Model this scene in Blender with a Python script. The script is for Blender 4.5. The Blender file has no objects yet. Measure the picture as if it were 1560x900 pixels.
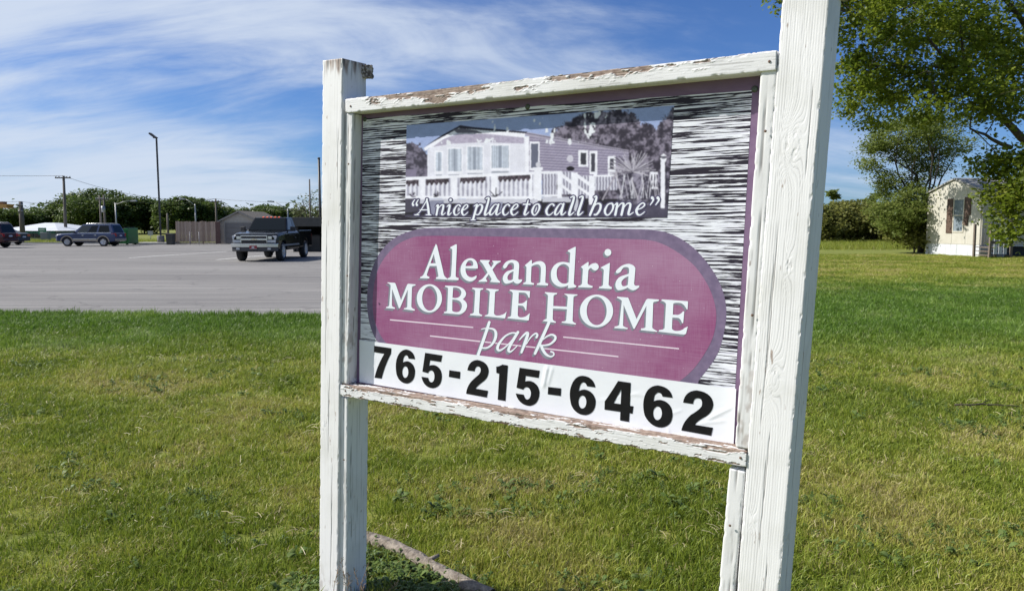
import bpy, bmesh, math, random
import numpy as np
from mathutils import Vector, Matrix
random.seed(7)
rng = np.random.default_rng(11)
R = math.radians
scene = bpy.context.scene
col = scene.collection

# ------------------------------------------------------------------ camera
CAM_H, F_PX, PITCH = 1.66, 1135.0, R(5.385)
cam = bpy.data.cameras.new('camera')
cam.sensor_width = 36.0
cam.lens = 36.0 * F_PX / 1560.0
cam.clip_start, cam.clip_end = 0.05, 6000
cam.dof.use_dof = True
cam.dof.focus_distance = 2.9
cam.dof.aperture_fstop = 14.0
camo = bpy.data.objects.new('camera', cam)
col.objects.link(camo)
camo.location = (0, 0, CAM_H)
camo.rotation_euler = (R(90) - PITCH, 0, 0)
scene.camera = camo

# ------------------------------------------------------------------ sun, sky, exposure
SUN_EL = R(41)
SUN_AZ = Vector((-1.0, 0.07, 0)).normalized()          # horizontal direction towards the sun
sun = bpy.data.lights.new('sun', 'SUN')
sun.energy = 5.0
sun.angle = R(0.53)
sun.color = (1.0, 0.955, 0.88)
suno = bpy.data.objects.new('sun', sun)
col.objects.link(suno)
sdir = Vector((SUN_AZ.x * math.cos(SUN_EL), SUN_AZ.y * math.cos(SUN_EL), math.sin(SUN_EL)))
suno.rotation_euler = sdir.to_track_quat('Z', 'Y').to_euler()
suno.location = (-30, 0, 40)

world = bpy.data.worlds.new('World')
scene.world = world
world.use_nodes = True
nt = world.node_tree
for n in list(nt.nodes):
    nt.nodes.remove(n)
N = nt.nodes.new
L = nt.links.new
def val(n, i, v): n.inputs[i].default_value = v
wo = N('ShaderNodeOutputWorld')
bg = N('ShaderNodeBackground'); val(bg, 1, 0.050)
sky = N('ShaderNodeTexSky')
sky.sky_type = 'NISHITA'
sky.sun_disc = False
sky.sun_elevation = SUN_EL
sky.sun_rotation = math.atan2(SUN_AZ.x, SUN_AZ.y)
sky.altitude = 200
sky.air_density = 1.0
sky.dust_density = 0.3
sky.ozone_density = 2.6
tc = N('ShaderNodeTexCoord')
sep = N('ShaderNodeSeparateXYZ'); L(tc.outputs['Generated'], sep.inputs[0])
def wmath(op, a, b=None, clamp=False):
    n = N('ShaderNodeMath'); n.operation = op; n.use_clamp = clamp
    for i, x in enumerate((a, b)):
        if x is None: continue
        if isinstance(x, (int, float)): n.inputs[i].default_value = x
        else: L(x, n.inputs[i])
    return n.outputs[0]
# cirrus sheet: the view direction is projected on a flat layer far overhead
zz = wmath('ADD', wmath('MAXIMUM', sep.outputs[2], 0.0), 0.30)
px_ = wmath('DIVIDE', sep.outputs[0], zz)
py_ = wmath('DIVIDE', sep.outputs[1], zz)
comb = N('ShaderNodeCombineXYZ'); L(px_, comb.inputs[0]); L(py_, comb.inputs[1])
def wnoise(vec, loc, rot, scl, scale, detail, rough, dist=0.0):
    m = N('ShaderNodeMapping'); L(vec, m.inputs[0])
    m.inputs['Location'].default_value = loc
    m.inputs['Rotation'].default_value = (0, 0, rot)
    m.inputs['Scale'].default_value = scl
    n = N('ShaderNodeTexNoise'); L(m.outputs[0], n.inputs['Vector'])
    n.inputs['Scale'].default_value = scale
    n.inputs['Detail'].default_value = detail
    n.inputs['Roughness'].default_value = rough
    n.inputs['Distortion'].default_value = dist
    return n.outputs['Fac']
big = wnoise(comb.outputs[0], (3.1, 1.7, 0), R(-24), (0.7, 1.0, 1), 0.62, 3, 0.5, 0.6)
wisp = wnoise(comb.outputs[0], (0.4, 5.2, 0), R(-22), (0.55, 1.3, 1), 1.6, 9, 0.60, 1.1)
fine = wnoise(comb.outputs[0], (7.7, 0.9, 0), R(30), (0.6, 1.6, 1), 3.6, 9, 0.62, 0.9)
# the sheet thickens towards the west (left) and thins out to the east
west = wmath('MULTIPLY', wmath('ADD', sep.outputs[0], 0.02), -0.42)
d = wmath('ADD', wmath('MULTIPLY', big, 1.15), wmath('MULTIPLY', wisp, 1.0))
d = wmath('ADD', d, wmath('MULTIPLY', fine, 0.30))
d = wmath('ADD', d, west)
ramp = N('ShaderNodeMapRange'); L(d, ramp.inputs[0])
ramp.interpolation_type = 'SMOOTHERSTEP'
val(ramp, 1, 1.00); val(ramp, 2, 1.60); val(ramp, 3, 0.0); val(ramp, 4, 0.92)
mixc = N('ShaderNodeMixRGB')
L(ramp.outputs[0], mixc.inputs[0])
tint = N('ShaderNodeMixRGB'); tint.blend_type = 'MULTIPLY'; val(tint, 0, 1.0)
L(sky.outputs[0], tint.inputs[1]); val(tint, 2, (0.72, 1.06, 1.68, 1))
L(tint.outputs[0], mixc.inputs[1])
val(mixc, 2, (10.0, 11.3, 13.4, 1))
L(mixc.outputs[0], bg.inputs[0])
L(bg.outputs[0], wo.inputs[0])

scene.view_settings.view_transform = 'Standard'
scene.view_settings.look = 'None'
scene.view_settings.exposure = 0.40
scene.view_settings.gamma = 1.0
scene.render.engine = 'CYCLES'
scene.cycles.max_bounces = 6
scene.cycles.diffuse_bounces = 3
scene.cycles.glossy_bounces = 3
scene.cycles.transparent_max_bounces = 8
scene.cycles.use_denoising = True

# ------------------------------------------------------------------ helpers: measuring
def ray(px, py):
    dx, dy = (px - 780.0) / F_PX, (450.0 - py) / F_PX
    c, s = math.cos(PITCH), math.sin(PITCH)
    return Vector((dx, c + dy * s, -s + dy * c))
def at(px, py, Y):
    r = ray(px, py); k = Y / r.y
    return Vector((r.x * k, Y, CAM_H + r.z * k))
def gnd(px, py, z=0.0):
    r = ray(px, py); k = (z - CAM_H) / r.z
    return Vector((r.x * k, r.y * k, z))
def xat(px, Y): return (px - 780.0) / F_PX * Y

# ------------------------------------------------------------------ helpers: noise on arrays
def _hash(ix, iy, seed):
    h = (ix.astype(np.int64) * 374761393 + iy.astype(np.int64) * 668265263 + seed * 1442695041) & 0x7fffffff
    h = ((h ^ (h >> 13)) * 1274126177) & 0x7fffffff
    h = (h ^ (h >> 16)) & 0xffff
    return h / 65535.0
def vnoise(x, y, seed=0):
    x = np.asarray(x, float); y = np.asarray(y, float)
    ix, iy = np.floor(x), np.floor(y)
    fx, fy = x - ix, y - iy
    fx = fx * fx * (3 - 2 * fx); fy = fy * fy * (3 - 2 * fy)
    a = _hash(ix, iy, seed); b = _hash(ix + 1, iy, seed)
    c = _hash(ix, iy + 1, seed); d_ = _hash(ix + 1, iy + 1, seed)
    return (a * (1 - fx) + b * fx) * (1 - fy) + (c * (1 - fx) + d_ * fx) * fy
def fbm(x, y, seed=0, oct=4, gain=0.5):
    s = 0; a = 1; t = 0
    for o in range(oct):
        s = s + a * vnoise(np.asarray(x) * 2 ** o + 17.3 * o, np.asarray(y) * 2 ** o - 9.1 * o, seed + o)
        t += a; a *= gain
    return s / t
def sstep(a, b, x):
    t = np.clip((x - a) / (b - a), 0, 1); return t * t * (3 - 2 * t)

# ------------------------------------------------------------------ helpers: materials
def new_mat(name):
    m = bpy.data.materials.new(name); m.use_nodes = True
    return m, m.node_tree, m.node_tree.nodes['Principled BSDF']
def pm(name, c, rough=0.6, c2=None, scale=8.0, detail=5, stretch=(1, 1, 1), metallic=0.0, bump=0.0, bscale=None,
       coat=0.0, spec=0.5, emit=None, lo=0.35, hi=0.65, trans=0.0):
    m, t, b = new_mat(name)
    b.inputs['Base Color'].default_value = (*c, 1)
    b.inputs['Roughness'].default_value = rough
    b.inputs['Metallic'].default_value = metallic
    b.inputs['Coat Weight'].default_value = coat
    b.inputs['Specular IOR Level'].default_value = spec
    tcn = t.nodes.new('ShaderNodeTexCoord'); mp = t.nodes.new('ShaderNodeMapping')
    mp.inputs['Scale'].default_value = stretch
    t.links.new(tcn.outputs['Object'], mp.inputs[0])
    if c2 is not None:
        n = t.nodes.new('ShaderNodeTexNoise'); t.links.new(mp.outputs[0], n.inputs['Vector'])
        n.inputs['Scale'].default_value = scale; n.inputs['Detail'].default_value = detail
        n.inputs['Roughness'].default_value = 0.6
        r = t.nodes.new('ShaderNodeValToRGB'); t.links.new(n.outputs['Fac'], r.inputs[0])
        r.color_ramp.elements[0].position = lo; r.color_ramp.elements[0].color = (*c, 1)
        r.color_ramp.elements[1].position = hi; r.color_ramp.elements[1].color = (*c2, 1)
        t.links.new(r.outputs[0], b.inputs['Base Color'])
    if bump:
        n2 = t.nodes.new('ShaderNodeTexNoise'); t.links.new(mp.outputs[0], n2.inputs['Vector'])
        n2.inputs['Scale'].default_value = bscale or scale * 3; n2.inputs['Detail'].default_value = 4
        bp = t.nodes.new('ShaderNodeBump'); bp.inputs['Strength'].default_value = bump
        bp.inputs['Distance'].default_value = 0.02
        t.links.new(n2.outputs['Fac'], bp.inputs['Height']); t.links.new(bp.outputs[0], b.inputs['Normal'])
    if emit:
        b.inputs['Emission Color'].default_value = (*emit[0], 1); b.inputs['Emission Strength'].default_value = emit[1]
    if trans: b.inputs['Transmission Weight'].default_value = trans
    return m

# ------------------------------------------------------------------ helpers: objects
def tag(o, label=None, cat=None, group=None, kind=None):
    if label: o['label'] = label
    if cat: o['category'] = cat
    if group: o['group'] = group
    if kind: o['kind'] = kind
    return o
def empty(name, loc=(0, 0, 0), rz=0.0, label=None, cat=None, group=None):
    o = bpy.data.objects.new(name, None); col.objects.link(o)
    o.location = loc; o.rotation_euler = (0, 0, rz); o.empty_display_size = 0.1
    return tag(o, label, cat, group)
def link(name, me, parent=None, loc=None):
    o = bpy.data.objects.new(name, me); col.objects.link(o)
    if parent is not None: o.parent = parent
    if loc is not None: o.location = loc
    return o
def np_mesh(name, verts, faces, mats=(), smooth=False, fmat=None):
    """faces: (n,3) or (n,4) int array, or a list of mixed lists"""
    me = bpy.data.meshes.new(name)
    verts = np.asarray(verts, np.float32).reshape(-1, 3)
    if isinstance(faces, np.ndarray):
        k = faces.shape[1]; nf = len(faces)
        me.vertices.add(len(verts)); me.vertices.foreach_set('co', verts.ravel())
        me.loops.add(nf * k); me.loops.foreach_set('vertex_index', faces.astype(np.int32).ravel())
        me.polygons.add(nf)
        me.polygons.foreach_set('loop_start', np.arange(0, nf * k, k, dtype=np.int32))
        me.polygons.foreach_set('loop_total', np.full(nf, k, np.int32))
    else:
        me.from_pydata([tuple(v) for v in verts.tolist()], [], [list(f) for f in faces])
    for m in mats: me.materials.append(m)
    if fmat is not None: me.polygons.foreach_set('material_index', np.asarray(fmat, np.int32))
    if smooth: me.polygons.foreach_set('use_smooth', np.ones(len(me.polygons), bool))
    me.update(calc_edges=True)
    return me
def vattr(me, name, data):
    a = me.attributes.new(name, 'FLOAT', 'POINT'); a.data.foreach_set('value', np.asarray(data, np.float32))
def vcol(me, name, rgb):
    a = me.attributes.new(name, 'FLOAT_COLOR', 'POINT')
    c = np.ones((len(rgb), 4), np.float32); c[:, :3] = rgb
    a.data.foreach_set('color', c.ravel())
class MB:
    """collects simple shapes, then links them as one mesh"""
    def __init__(s): s.v = []; s.f = []; s.sm = []
    def add(s, vs, fs, smooth=False):
        o = len(s.v); s.v += [tuple(v) for v in vs]
        s.f += [[i + o for i in f] for f in fs]; s.sm += [smooth] * len(fs); return s
    def hexa(s, p):      # 8 points: bottom 4 ccw, top 4 ccw
        return s.add(p, [[3, 2, 1, 0], [4, 5, 6, 7], [0, 1, 5, 4], [1, 2, 6, 5], [2, 3, 7, 6], [3, 0, 4, 7]])
    def box(s, a, b):
        x0, y0, z0 = a; x1, y1, z1 = b
        return s.hexa([(x0, y0, z0), (x1, y0, z0), (x1, y1, z0), (x0, y1, z0), (x0, y0, z1), (x1, y0, z1), (x1, y1, z1), (x0, y1, z1)])
    def prism(s, pts, axis, a, b):
        """polygon pts (2d) extruded along axis from a to b"""
        n = len(pts); vs = []
        for k in (a, b):
            for p in pts:
                vs.append({0: (k, p[0], p[1]), 1: (p[0], k, p[1]), 2: (p[0], p[1], k)}[axis])
        fs = [list(range(n))[::-1], list(range(n, 2 * n))] + [[i, (i + 1) % n, n + (i + 1) % n, n + i] for i in range(n)]
        return s.add(vs, fs)
    def tube(s, pts, rad, seg=8, cap=True):
        pts = [Vector(p) for p in pts]
        rad = [rad] * len(pts) if isinstance(rad, (int, float)) else list(rad)
        vs = []; fs = []; up0 = None
        for i, p in enumerate(pts):
            t = (pts[min(i + 1, len(pts) - 1)] - pts[max(i - 1, 0)]).normalized()
            if up0 is None: up0 = Vector((0, 0, 1)) if abs(t.z) < 0.9 else Vector((1, 0, 0))
            a = t.cross(up0)
            a = a.normalized() if a.length > 1e-5 else Vector((1, 0, 0))
            b = t.cross(a).normalized(); up0 = b * -1 if False else up0
            for k in range(seg):
                w = 2 * math.pi * k / seg
                vs.append(p + (a * math.cos(w) + b * math.sin(w)) * rad[i])
        for i in range(len(pts) - 1):
            for k in range(seg):
                fs.append([i * seg + k, i * seg + (k + 1) % seg, (i + 1) * seg + (k + 1) % seg, (i + 1) * seg + k])
        if cap:
            fs.append(list(range(seg))); fs.append([len(vs) - seg + k for k in range(seg)][::-1])
        return s.add(vs, fs, True)
    def lathe(s, prof, c=(0, 0, 0), axis=1, seg=20):
        """prof: list of (r, h) turned about axis through c"""
        vs = []; fs = []
        for r, h in prof:
            for k in range(seg):
                w = 2 * math.pi * k / seg; u, v = r * math.cos(w), r * math.sin(w)
                p = {0: (h, u, v), 1: (u, h, v), 2: (u, v, h)}[axis]
                vs.append((p[0] + c[0], p[1] + c[1], p[2] + c[2]))
        for i in range(len(prof) - 1):
            for k in range(seg):
                fs.append([i * seg + k, i * seg + (k + 1) % seg, (i + 1) * seg + (k + 1) % seg, (i + 1) * seg + k])
        fs.append(list(range(seg))); fs.append([len(vs) - seg + k for k in range(seg)])
        return s.add(vs, fs, True)
    def build(s, name, mat, parent=None, bevel=0.0, loc=None, smooth=None):
        me = bpy.data.meshes.new(name)
        me.from_pydata(s.v, [], s.f)
        me.polygons.foreach_set('use_smooth', [bool(x) for x in (s.sm if smooth is None else [smooth] * len(s.f))])
        bm = bmesh.new(); bm.from_mesh(me)
        bmesh.ops.recalc_face_normals(bm, faces=bm.faces)
        if bevel:
            bmesh.ops.bevel(bm, geom=[e for e in bm.edges if len(e.link_faces) == 2 and e.calc_face_angle(0) > 0.5],
                            offset=bevel, segments=2, affect='EDGES', profile=0.6, clamp_overlap=True)
        bm.to_mesh(me); bm.free()
        for mm in (mat if isinstance(mat, (list, tuple)) else [mat]): me.materials.append(mm)
        return link(name, me, parent, loc)
# ------------------------------------------------------------------ the sign: frame of reference measured off the photograph
TH = R(31.3)
U = Vector((math.cos(TH), -math.sin(TH), 0)); NN = Vector((-math.sin(TH), -math.cos(TH), 0)); ZZ = Vector((0, 0, 1))
P0 = at(523, 400, 3.08)
def trace(px, py, off=0.0):
    r = ray(px, py); o = Vector((0, 0, CAM_H)); p = P0 - NN * off
    return o + r * ((p - o).dot(NN) / r.dot(NN))
SB = trace(505, 905); SB.z = 0.0
sign = empty('sign', SB, 0, 'white peeling wooden sign for a mobile home park standing on the lawn', 'sign')

def wood_mat(name, white=(0.74, 0.738, 0.75), bare=(0.155, 0.090, 0.062), bare2=(0.33, 0.245, 0.19)):
    m, t, b = new_mat(name)
    ap = t.nodes.new('ShaderNodeAttribute'); ap.attribute_name = 'paint'
    ac = t.nodes.new('ShaderNodeAttribute'); ac.attribute_name = 'crack'
    tcn = t.nodes.new('ShaderNodeTexCoord')
    n = t.nodes.new('ShaderNodeTexNoise'); n.inputs['Scale'].default_value = 55; n.inputs['Detail'].default_value = 5
    t.links.new(tcn.outputs['Object'], n.inputs['Vector'])
    n2 = t.nodes.new('ShaderNodeTexNoise'); n2.inputs['Scale'].default_value = 5; n2.inputs['Detail'].default_value = 5
    t.links.new(tcn.outputs['Object'], n2.inputs['Vector'])
    mb = t.nodes.new('ShaderNodeMixRGB'); mb.inputs[1].default_value = (*bare, 1); mb.inputs[2].default_value = (*bare2, 1)
    rr = t.nodes.new('ShaderNodeMapRange'); rr.inputs[1].default_value = 0.35; rr.inputs[2].default_value = 0.68
    t.links.new(n.outputs['Fac'], rr.inputs[0]); t.links.new(rr.outputs[0], mb.inputs[0])
    mw = t.nodes.new('ShaderNodeMixRGB'); mw.inputs[1].default_value = (*white, 1)
    mw.inputs[2].default_value = (white[0] * 0.80, white[1] * 0.80, white[2] * 0.76, 1)
    r2 = t.nodes.new('ShaderNodeMapRange'); r2.inputs[1].default_value = 0.48; r2.inputs[2].default_value = 0.78
    t.links.new(n2.outputs['Fac'], r2.inputs[0]); t.links.new(r2.outputs[0], mw.inputs[0])
    mx = t.nodes.new('ShaderNodeMixRGB'); t.links.new(ap.outputs['Fac'], mx.inputs[0])
    t.links.new(mb.outputs[0], mx.inputs[1]); t.links.new(mw.outputs[0], mx.inputs[2])
    mk = t.nodes.new('ShaderNodeMixRGB'); t.links.new(ac.outputs['Fac'], mk.inputs[0])
    t.links.new(mx.outputs[0], mk.inputs[1]); mk.inputs[2].default_value = (0.05, 0.042, 0.036, 1)
    t.links.new(mk.outputs[0], b.inputs['Base Color'])
    b.inputs['Roughness'].default_value = 0.62
    bp = t.nodes.new('ShaderNodeBump'); bp.inputs['Strength'].default_value = 0.25; bp.inputs['Distance'].default_value = 0.001
    n3 = t.nodes.new('ShaderNodeTexNoise'); n3.inputs['Scale'].default_value = 260; n3.inputs['Detail'].default_value = 3
    t.links.new(tcn.outputs['Object'], n3.inputs['Vector'])
    t.links.new(n3.outputs['Fac'], bp.inputs['Height']); t.links.new(bp.outputs[0], b.inputs['Normal'])
    return m
M_paint = wood_mat('peeling_white_paint')

def timber(name, O, A, Lg, Wd, w, d, fn, parent, res=(0.0018, 0.004, 0.0035), nvec=None, mat=None, r=0.005):
    """a sawn timber with rounded, worn arrises; fn(face, s, t) -> displacement, paint, crack"""
    Nv = nvec if nvec is not None else NN
    ns, nd, nl = max(8, int(w / res[0])), max(6, int(d / res[1])), int(Lg / res[2])
    S, Fc, base, nrm = [], [], [], []
    def edge(n, L_): return np.linspace(0, L_, n, endpoint=False)
    O = np.array(O); A = np.array(A); W_ = np.array(Wd); V = np.array(Nv)
    for face, n, L_ in ((0, ns, w), (1, nd, d), (2, 8, w), (3, 8, d)):
        for s in edge(n, L_):
            if face == 0: p, q = W_ * s, V
            elif face == 1: p, q = W_ * w - V * s, W_
            elif face == 2: p, q = W_ * (w - s) - V * d, -V
            else: p, q = -V * (d - s), -W_
            e = min(s, L_ - s)
            inset = 0.0 if e >= r else r - math.sqrt(max(r * r - (r - e) ** 2, 0))
            if s == 0:
                pv = {0: -W_, 1: V, 2: W_, 3: -V}[face]
                q = (q + pv); q = q / np.linalg.norm(q); inset = r * 0.45
            base.append(p - q * inset * 0.8); nrm.append(q); S.append(s); Fc.append(face)
    base, nrm, S, Fc = np.array(base), np.array(nrm), np.array(S), np.array(Fc)
    T = np.linspace(0, Lg, nl + 1)
    nr = len(S)
    ss, tt = np.tile(S, nl + 1), np.repeat(T, nr)
    ff = np.tile(Fc, nl + 1)
    disp, paint, crack = fn(ff, ss, tt)
    e = np.where(ff % 2 == 0, np.minimum(ss, w - ss), np.minimum(ss, d - ss))
    chip = sstep(0.55, 0.80, fbm(tt * 40, ff * 7.1 + ss * 30, 91, 3)) * sstep(0.010, 0.0, e) * 0.003
    P = O + np.tile(base, (nl + 1, 1)) + tt[:, None] * A + np.tile(nrm, (nl + 1, 1)) * (disp - chip)[:, None]
    P = P - np.array(parent.location)
    i = np.arange(nl)[:, None] * nr + np.arange(nr)[None, :]
    j = np.arange(nl)[:, None] * nr + (np.arange(nr)[None, :] + 1) % nr
    F = np.stack([i, j, j + nr, i + nr], -1).reshape(-1, 4)
    c0, c1 = len(P), len(P) + 1
    P = np.vstack([P, P[:nr].mean(0), P[-nr:].mean(0)])
    k = np.arange(nr); k2 = (k + 1) % nr
    F = np.vstack([F, np.stack([k2, k, np.full(nr, c0), np.full(nr, c0)], -1), np.stack([nl * nr + k, nl * nr + k2, np.full(nr, c1), np.full(nr, c1)], -1)])
    # degenerate cap quads -> keep as tris
    quads = F[: nl * nr]; tris = F[nl * nr:, :3]
    F3 = np.vstack([quads[:, [0, 1, 2]], quads[:, [0, 2, 3]], tris])
    me = np_mesh(name, P, F3, [mat or M_paint], smooth=True)
    vattr(me, 'paint', np.append(paint, [paint[:nr].mean(), paint[-nr:].mean()]))
    vattr(me, 'crack', np.append(crack, [0, 0]))
    return link(name, me, parent)

def grain(s, t, knots, freq, amp, seed, warp=0.010):
    """height of weathered grain, lines running along t and circling the knots"""
    ph = s + warp * (fbm(t * 2.2, s * 7, seed, 3) - 0.5) * 2 + 0.004 * (fbm(t * 9, s * 30, seed + 5, 2) - 0.5)
    near = np.zeros_like(s)
    for ks, kt, a, b, g in knots:
        q = np.exp(-(((s - ks) / a) ** 2 + ((t - kt) / b) ** 2))
        ph = ph + g * q; near = np.maximum(near, np.exp(-(((s - ks) / (a * .8)) ** 2 + ((t - kt) / (b * .5)) ** 2)))
    x = ph * freq
    fr = x - np.floor(x)
    ridge = np.where(fr < 0.70, 0.0, -np.sin((fr - 0.70) / 0.30 * np.pi))
    lineid = np.floor(x)
    strength = 0.35 + 0.65 * _hash(lineid, lineid * 0 + seed, seed)
    h = ridge * strength * amp * (0.5 + fbm(t * 5, lineid * 3.7, seed + 9, 2)) + amp * 0.22 * (fbm(s * 420, t * 10, seed + 2, 3) - 0.5)
    groove = -ridge * strength * sstep(0.38, 0.66, fbm(t * 3.1, lineid * 1.9, seed + 17, 3))
    return h, near, groove

def post_fn(knots, seed, freq=135, amp=0.00065, top=None, w=0.13):
    def fn(face, s, t):
        fo = face * 3.3
        h, near, gr1 = grain(s + fo * 0 , t, [k for k in knots], freq, amp, seed)
        h2, _, gr2 = grain(s, t, [], freq, amp * 0.8, seed + 40)
        fr = face == 0
        disp = np.where(fr, h, h2)
        crack = np.zeros_like(s); paint = np.ones_like(s)
        # drying checks that run down the grain
        for k in range(16):
            f_ = k % 2; s0 = (0.15 + 0.7 * ((k * 0.37) % 1)) * w; t0 = 0.1 + ((k * 0.61803) % 1) * 2.1; ln = 0.10 + 0.25 * ((k * 0.77) % 1)
            line = np.abs(s - s0 - 0.004 * (fbm(t * 12, t * 0 + k, seed + k, 2) - 0.5))
            m = sstep(0.0016, 0.0002, line) * sstep(ln, ln * 0.7, np.abs(t - t0)) * (face == f_)
            crack = np.maximum(crack, m * 0.75); disp = disp - 0.0022 * m
        # broken flakes inside the knots
        kn = near * sstep(0.58, 0.7, fbm(s * 90, t * 60, seed + 3, 3))
        disp = disp + np.where(fr, near * 0.0007 - kn * 0.0014, 0)
        crack = np.maximum(crack, np.where(fr, kn * sstep(0.62, 0.72, fbm(s * 160, t * 130, seed + 6, 2)) * 0.8, 0))
        # small chips of paint
        c = sstep(0.80, 0.84, fbm(s * 90, t * 16, seed + 12, 4)) * 0.8
        paint = paint - c
        crack = np.maximum(crack, np.where(fr, gr1, gr2) * .42)
        if top is not None:
            z = top - t
            n = fbm(s * 120 + face * 9, t * 9, seed + 20, 3)
            bare = sstep(0.0, 0.06, n * 0.16 - 0.045 - z * 1.0)
            paint = np.minimum(paint, 1 - bare * 0.85)
            crack = np.maximum(crack, sstep(0.62, 0.7, fbm(s * 190 + face * 5, t * 6, seed + 25, 2)) * sstep(0.10, 0.0, z) * 0.8)
        # soil splash and algae near the ground
        low = sstep(0.36, 0.17, t) * sstep(0.50, 0.7, fbm(s * 60, t * 30, seed + 31, 3))
        paint = np.clip(paint - low * 0.45, 0, 1)
        return disp, paint, crack
    return fn

def ext_post(bx, by, tx, ty, z0, z1):
    b, t_ = trace(bx, by), trace(tx, ty)
    dv = (t_ - b); k0 = (z0 - b.z) / dv.z; k1 = (z1 - b.z) / dv.z
    return b + dv * k0, b + dv * k1

TP = R(35.2)
UP_, NP_ = Vector((math.cos(TP), -math.sin(TP), 0)), Vector((-math.sin(TP), -math.cos(TP), 0))
def build_post(name, bx, tx, wpx, z1, knots, seed, top, w, d):
    a, b = ext_post(bx[0], bx[1], tx[0], tx[1], -0.15, z1)
    A = (b - a); Lg = A.length; A.normalize()
    Wd = (UP_ - A * UP_.dot(A)).normalized(); Nv = Wd.cross(A) * 1.0
    if Nv.dot(NP_) < 0: Nv = -Nv
    kk = []
    for (kx, ky, sa, sb, g) in knots:
        p = trace(kx, ky) - a; kk.append((p.dot(Wd), p.dot(A), sa, sb, g))
    timber(name, a, A, Lg, Wd, w, d, post_fn(kk, seed, top=(Lg if top else None), w=w), sign, nvec=Nv)
    return a, A, Lg, Wd, Nv
zl = trace(521, 88).z
LP = build_post('post', (486, 900), (491, 93), 30, zl, [(495, 650, .02, .05, .012)], 3, True, 0.119, 0.134)
RP = build_post('post', (1122, 900), (1185, 80), 67, 2.43,
                [(1208, 222, .024, .075, .055), (1178, 578, .022, .070, .050), (1148, 792, .010, .03, .012), (1203, 405, .012, .05, .02)], 21, True, 0.128, 0.144)

# ---- cleats on the inner faces of the posts
def cleat(b0, b1, w, d, seed, off=0.0, res=(0.004, 0.005, 0.005)):
    a, b = trace(*b0, off), trace(*b1, off)
    A = b - a; Lg = A.length; A.normalize()
    Wd = (U - A * U.dot(A)).normalized(); Nv = Wd.cross(A)
    if Nv.dot(NN) < 0: Nv = -Nv
    timber('cleat', a, A, Lg, Wd, w, d, post_fn([], seed, freq=120, amp=0.0008, w=w), sign, res, nvec=Nv)
cleat((519.3, 583), (526.5, 173.5), 0.038, 0.130, 51, 0.003)
cleat((1119, 680), (1158.5, 108), 0.047, 0.130, 52, 0.003)
lb, lt = trace(516.5, 900), trace(518.5, 604)
def low_cleat(bx, tx, w, seed):
    b, t_ = trace(*bx, 0.004), trace(*tx, 0.004)
    dv = t_ - b; a = b + dv * ((-0.15 - b.z) / dv.z)
    A = t_ - a; Lg = A.length; A.normalize(); Wd = (U - A * U.dot(A)).normalized(); Nv = Wd.cross(A)
    if Nv.dot(NN) < 0: Nv = -Nv
    timber('cleat', a, A, Lg, Wd, w, 0.130, post_fn([], seed, freq=120, amp=0.0008, w=w), sign, (0.004, 0.005, 0.005), nvec=Nv)
low_cleat((516.5, 900), (518.2, 604), 0.042, 53)
low_cleat((1094, 900), (1110.5, 713), 0.050, 54)

# ---- rails
def rail_fn(kind, h, seed, Lg, knots=()):
    def fn(face, s, t):
        # face 0 = front (s up from the lower edge), 1 = top, 2 = back, 3 = underside
        g, near, _ = grain(np.where(face == 0, s, s), t, knots, 120, 0.0009, seed)
        n1 = fbm(t * 7, s * 45 + face * 3, seed, 4); n2 = fbm(t * 26, s * 150 + face * 3, seed + 4, 3); n3 = fbm(t * 70, s * 170, seed + 8, 3)
        up = np.where(face == 0, s / h, np.where(face == 1, 1.3, -1))
        if kind == 'top':
            mid = 1 - np.abs(t / Lg - 0.34) * 0.62              # most worn left of the middle
            edge_t = np.minimum(t, (Lg - t))
            m = up * 0.62 + (n1 - 0.5) * 1.15 + (n2 - 0.5) * 0.55 + (n3 - .5) * .25 - 0.66 + 0.20 * mid
            m = m - sstep(0.16, 0.02, edge_t) * 0.5
            for ks, kt, a_, b_, gg in knots: m = m + 0.7 * np.exp(-(((s - ks) / .02) ** 2 + ((t - kt) / .06) ** 2))
        else:
            m = np.where(face == 1, 0.38, (up - 0.5) * 0.9 - 0.12) + (n1 - 0.5) * 1.1 + (n2 - 0.5) * 0.7 + (n3 - .5) * .3 - 0.19
            low = sstep(0.26, 0.0, up) * (face == 0)
            m = np.maximum(m, low * 0.55 + (n2 - 0.5) * 1.7 + (n3 - .5) * .8 - 0.38)
        m = np.where(face >= 2, -0.3, m)
        bare = sstep(0.0, 0.05, m)
        lip = sstep(-0.10, -0.01, m) * (1 - bare)              # paint curling at the broken edge
        disp = g * (0.5 + bare) - bare * 0.0016 + lip * 0.0013
        crack = sstep(0.66, 0.72, fbm(t * 14, s * 330, seed + 14, 3)) * (0.30 + 0.5 * bare) + (bare * (1 - sstep(0.0, 0.035, m * 0.8)) * 0.4)
        crack = crack + near * sstep(0.6, 0.7, n3) * 0.8
        crack = np.where(face >= 2, crack * 0.3, np.clip(crack, 0, 0.9))
        return disp, 1 - bare * 0.95, crack
    return fn
def rail(kind, pa, pb, h, d, seed, knots_px=()):
    a, b = trace(*pa, -0.004), trace(*pb, -0.004)
    A = b - a; Lg = A.length; A.normalize()
    Wd = (ZZ - A * A.z).normalized(); Nv = A.cross(Wd)
    if Nv.dot(NN) < 0: Nv = -Nv
    kk = []
    for kx, ky in knots_px:
        p = trace(kx, ky) - a; kk.append((p.dot(Wd), p.dot(A), .016, .04, .03))
    timber('rail', a, A, Lg, Wd, h, d, rail_fn(kind, h, seed, Lg, kk), sign, (0.002, 0.003, 0.0028), nvec=Nv, r=0.004)
rail('top', (526.6, 172.5), (1182.0, 107.2), 0.056, 0.130, 61, [(661, 151)])
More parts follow.
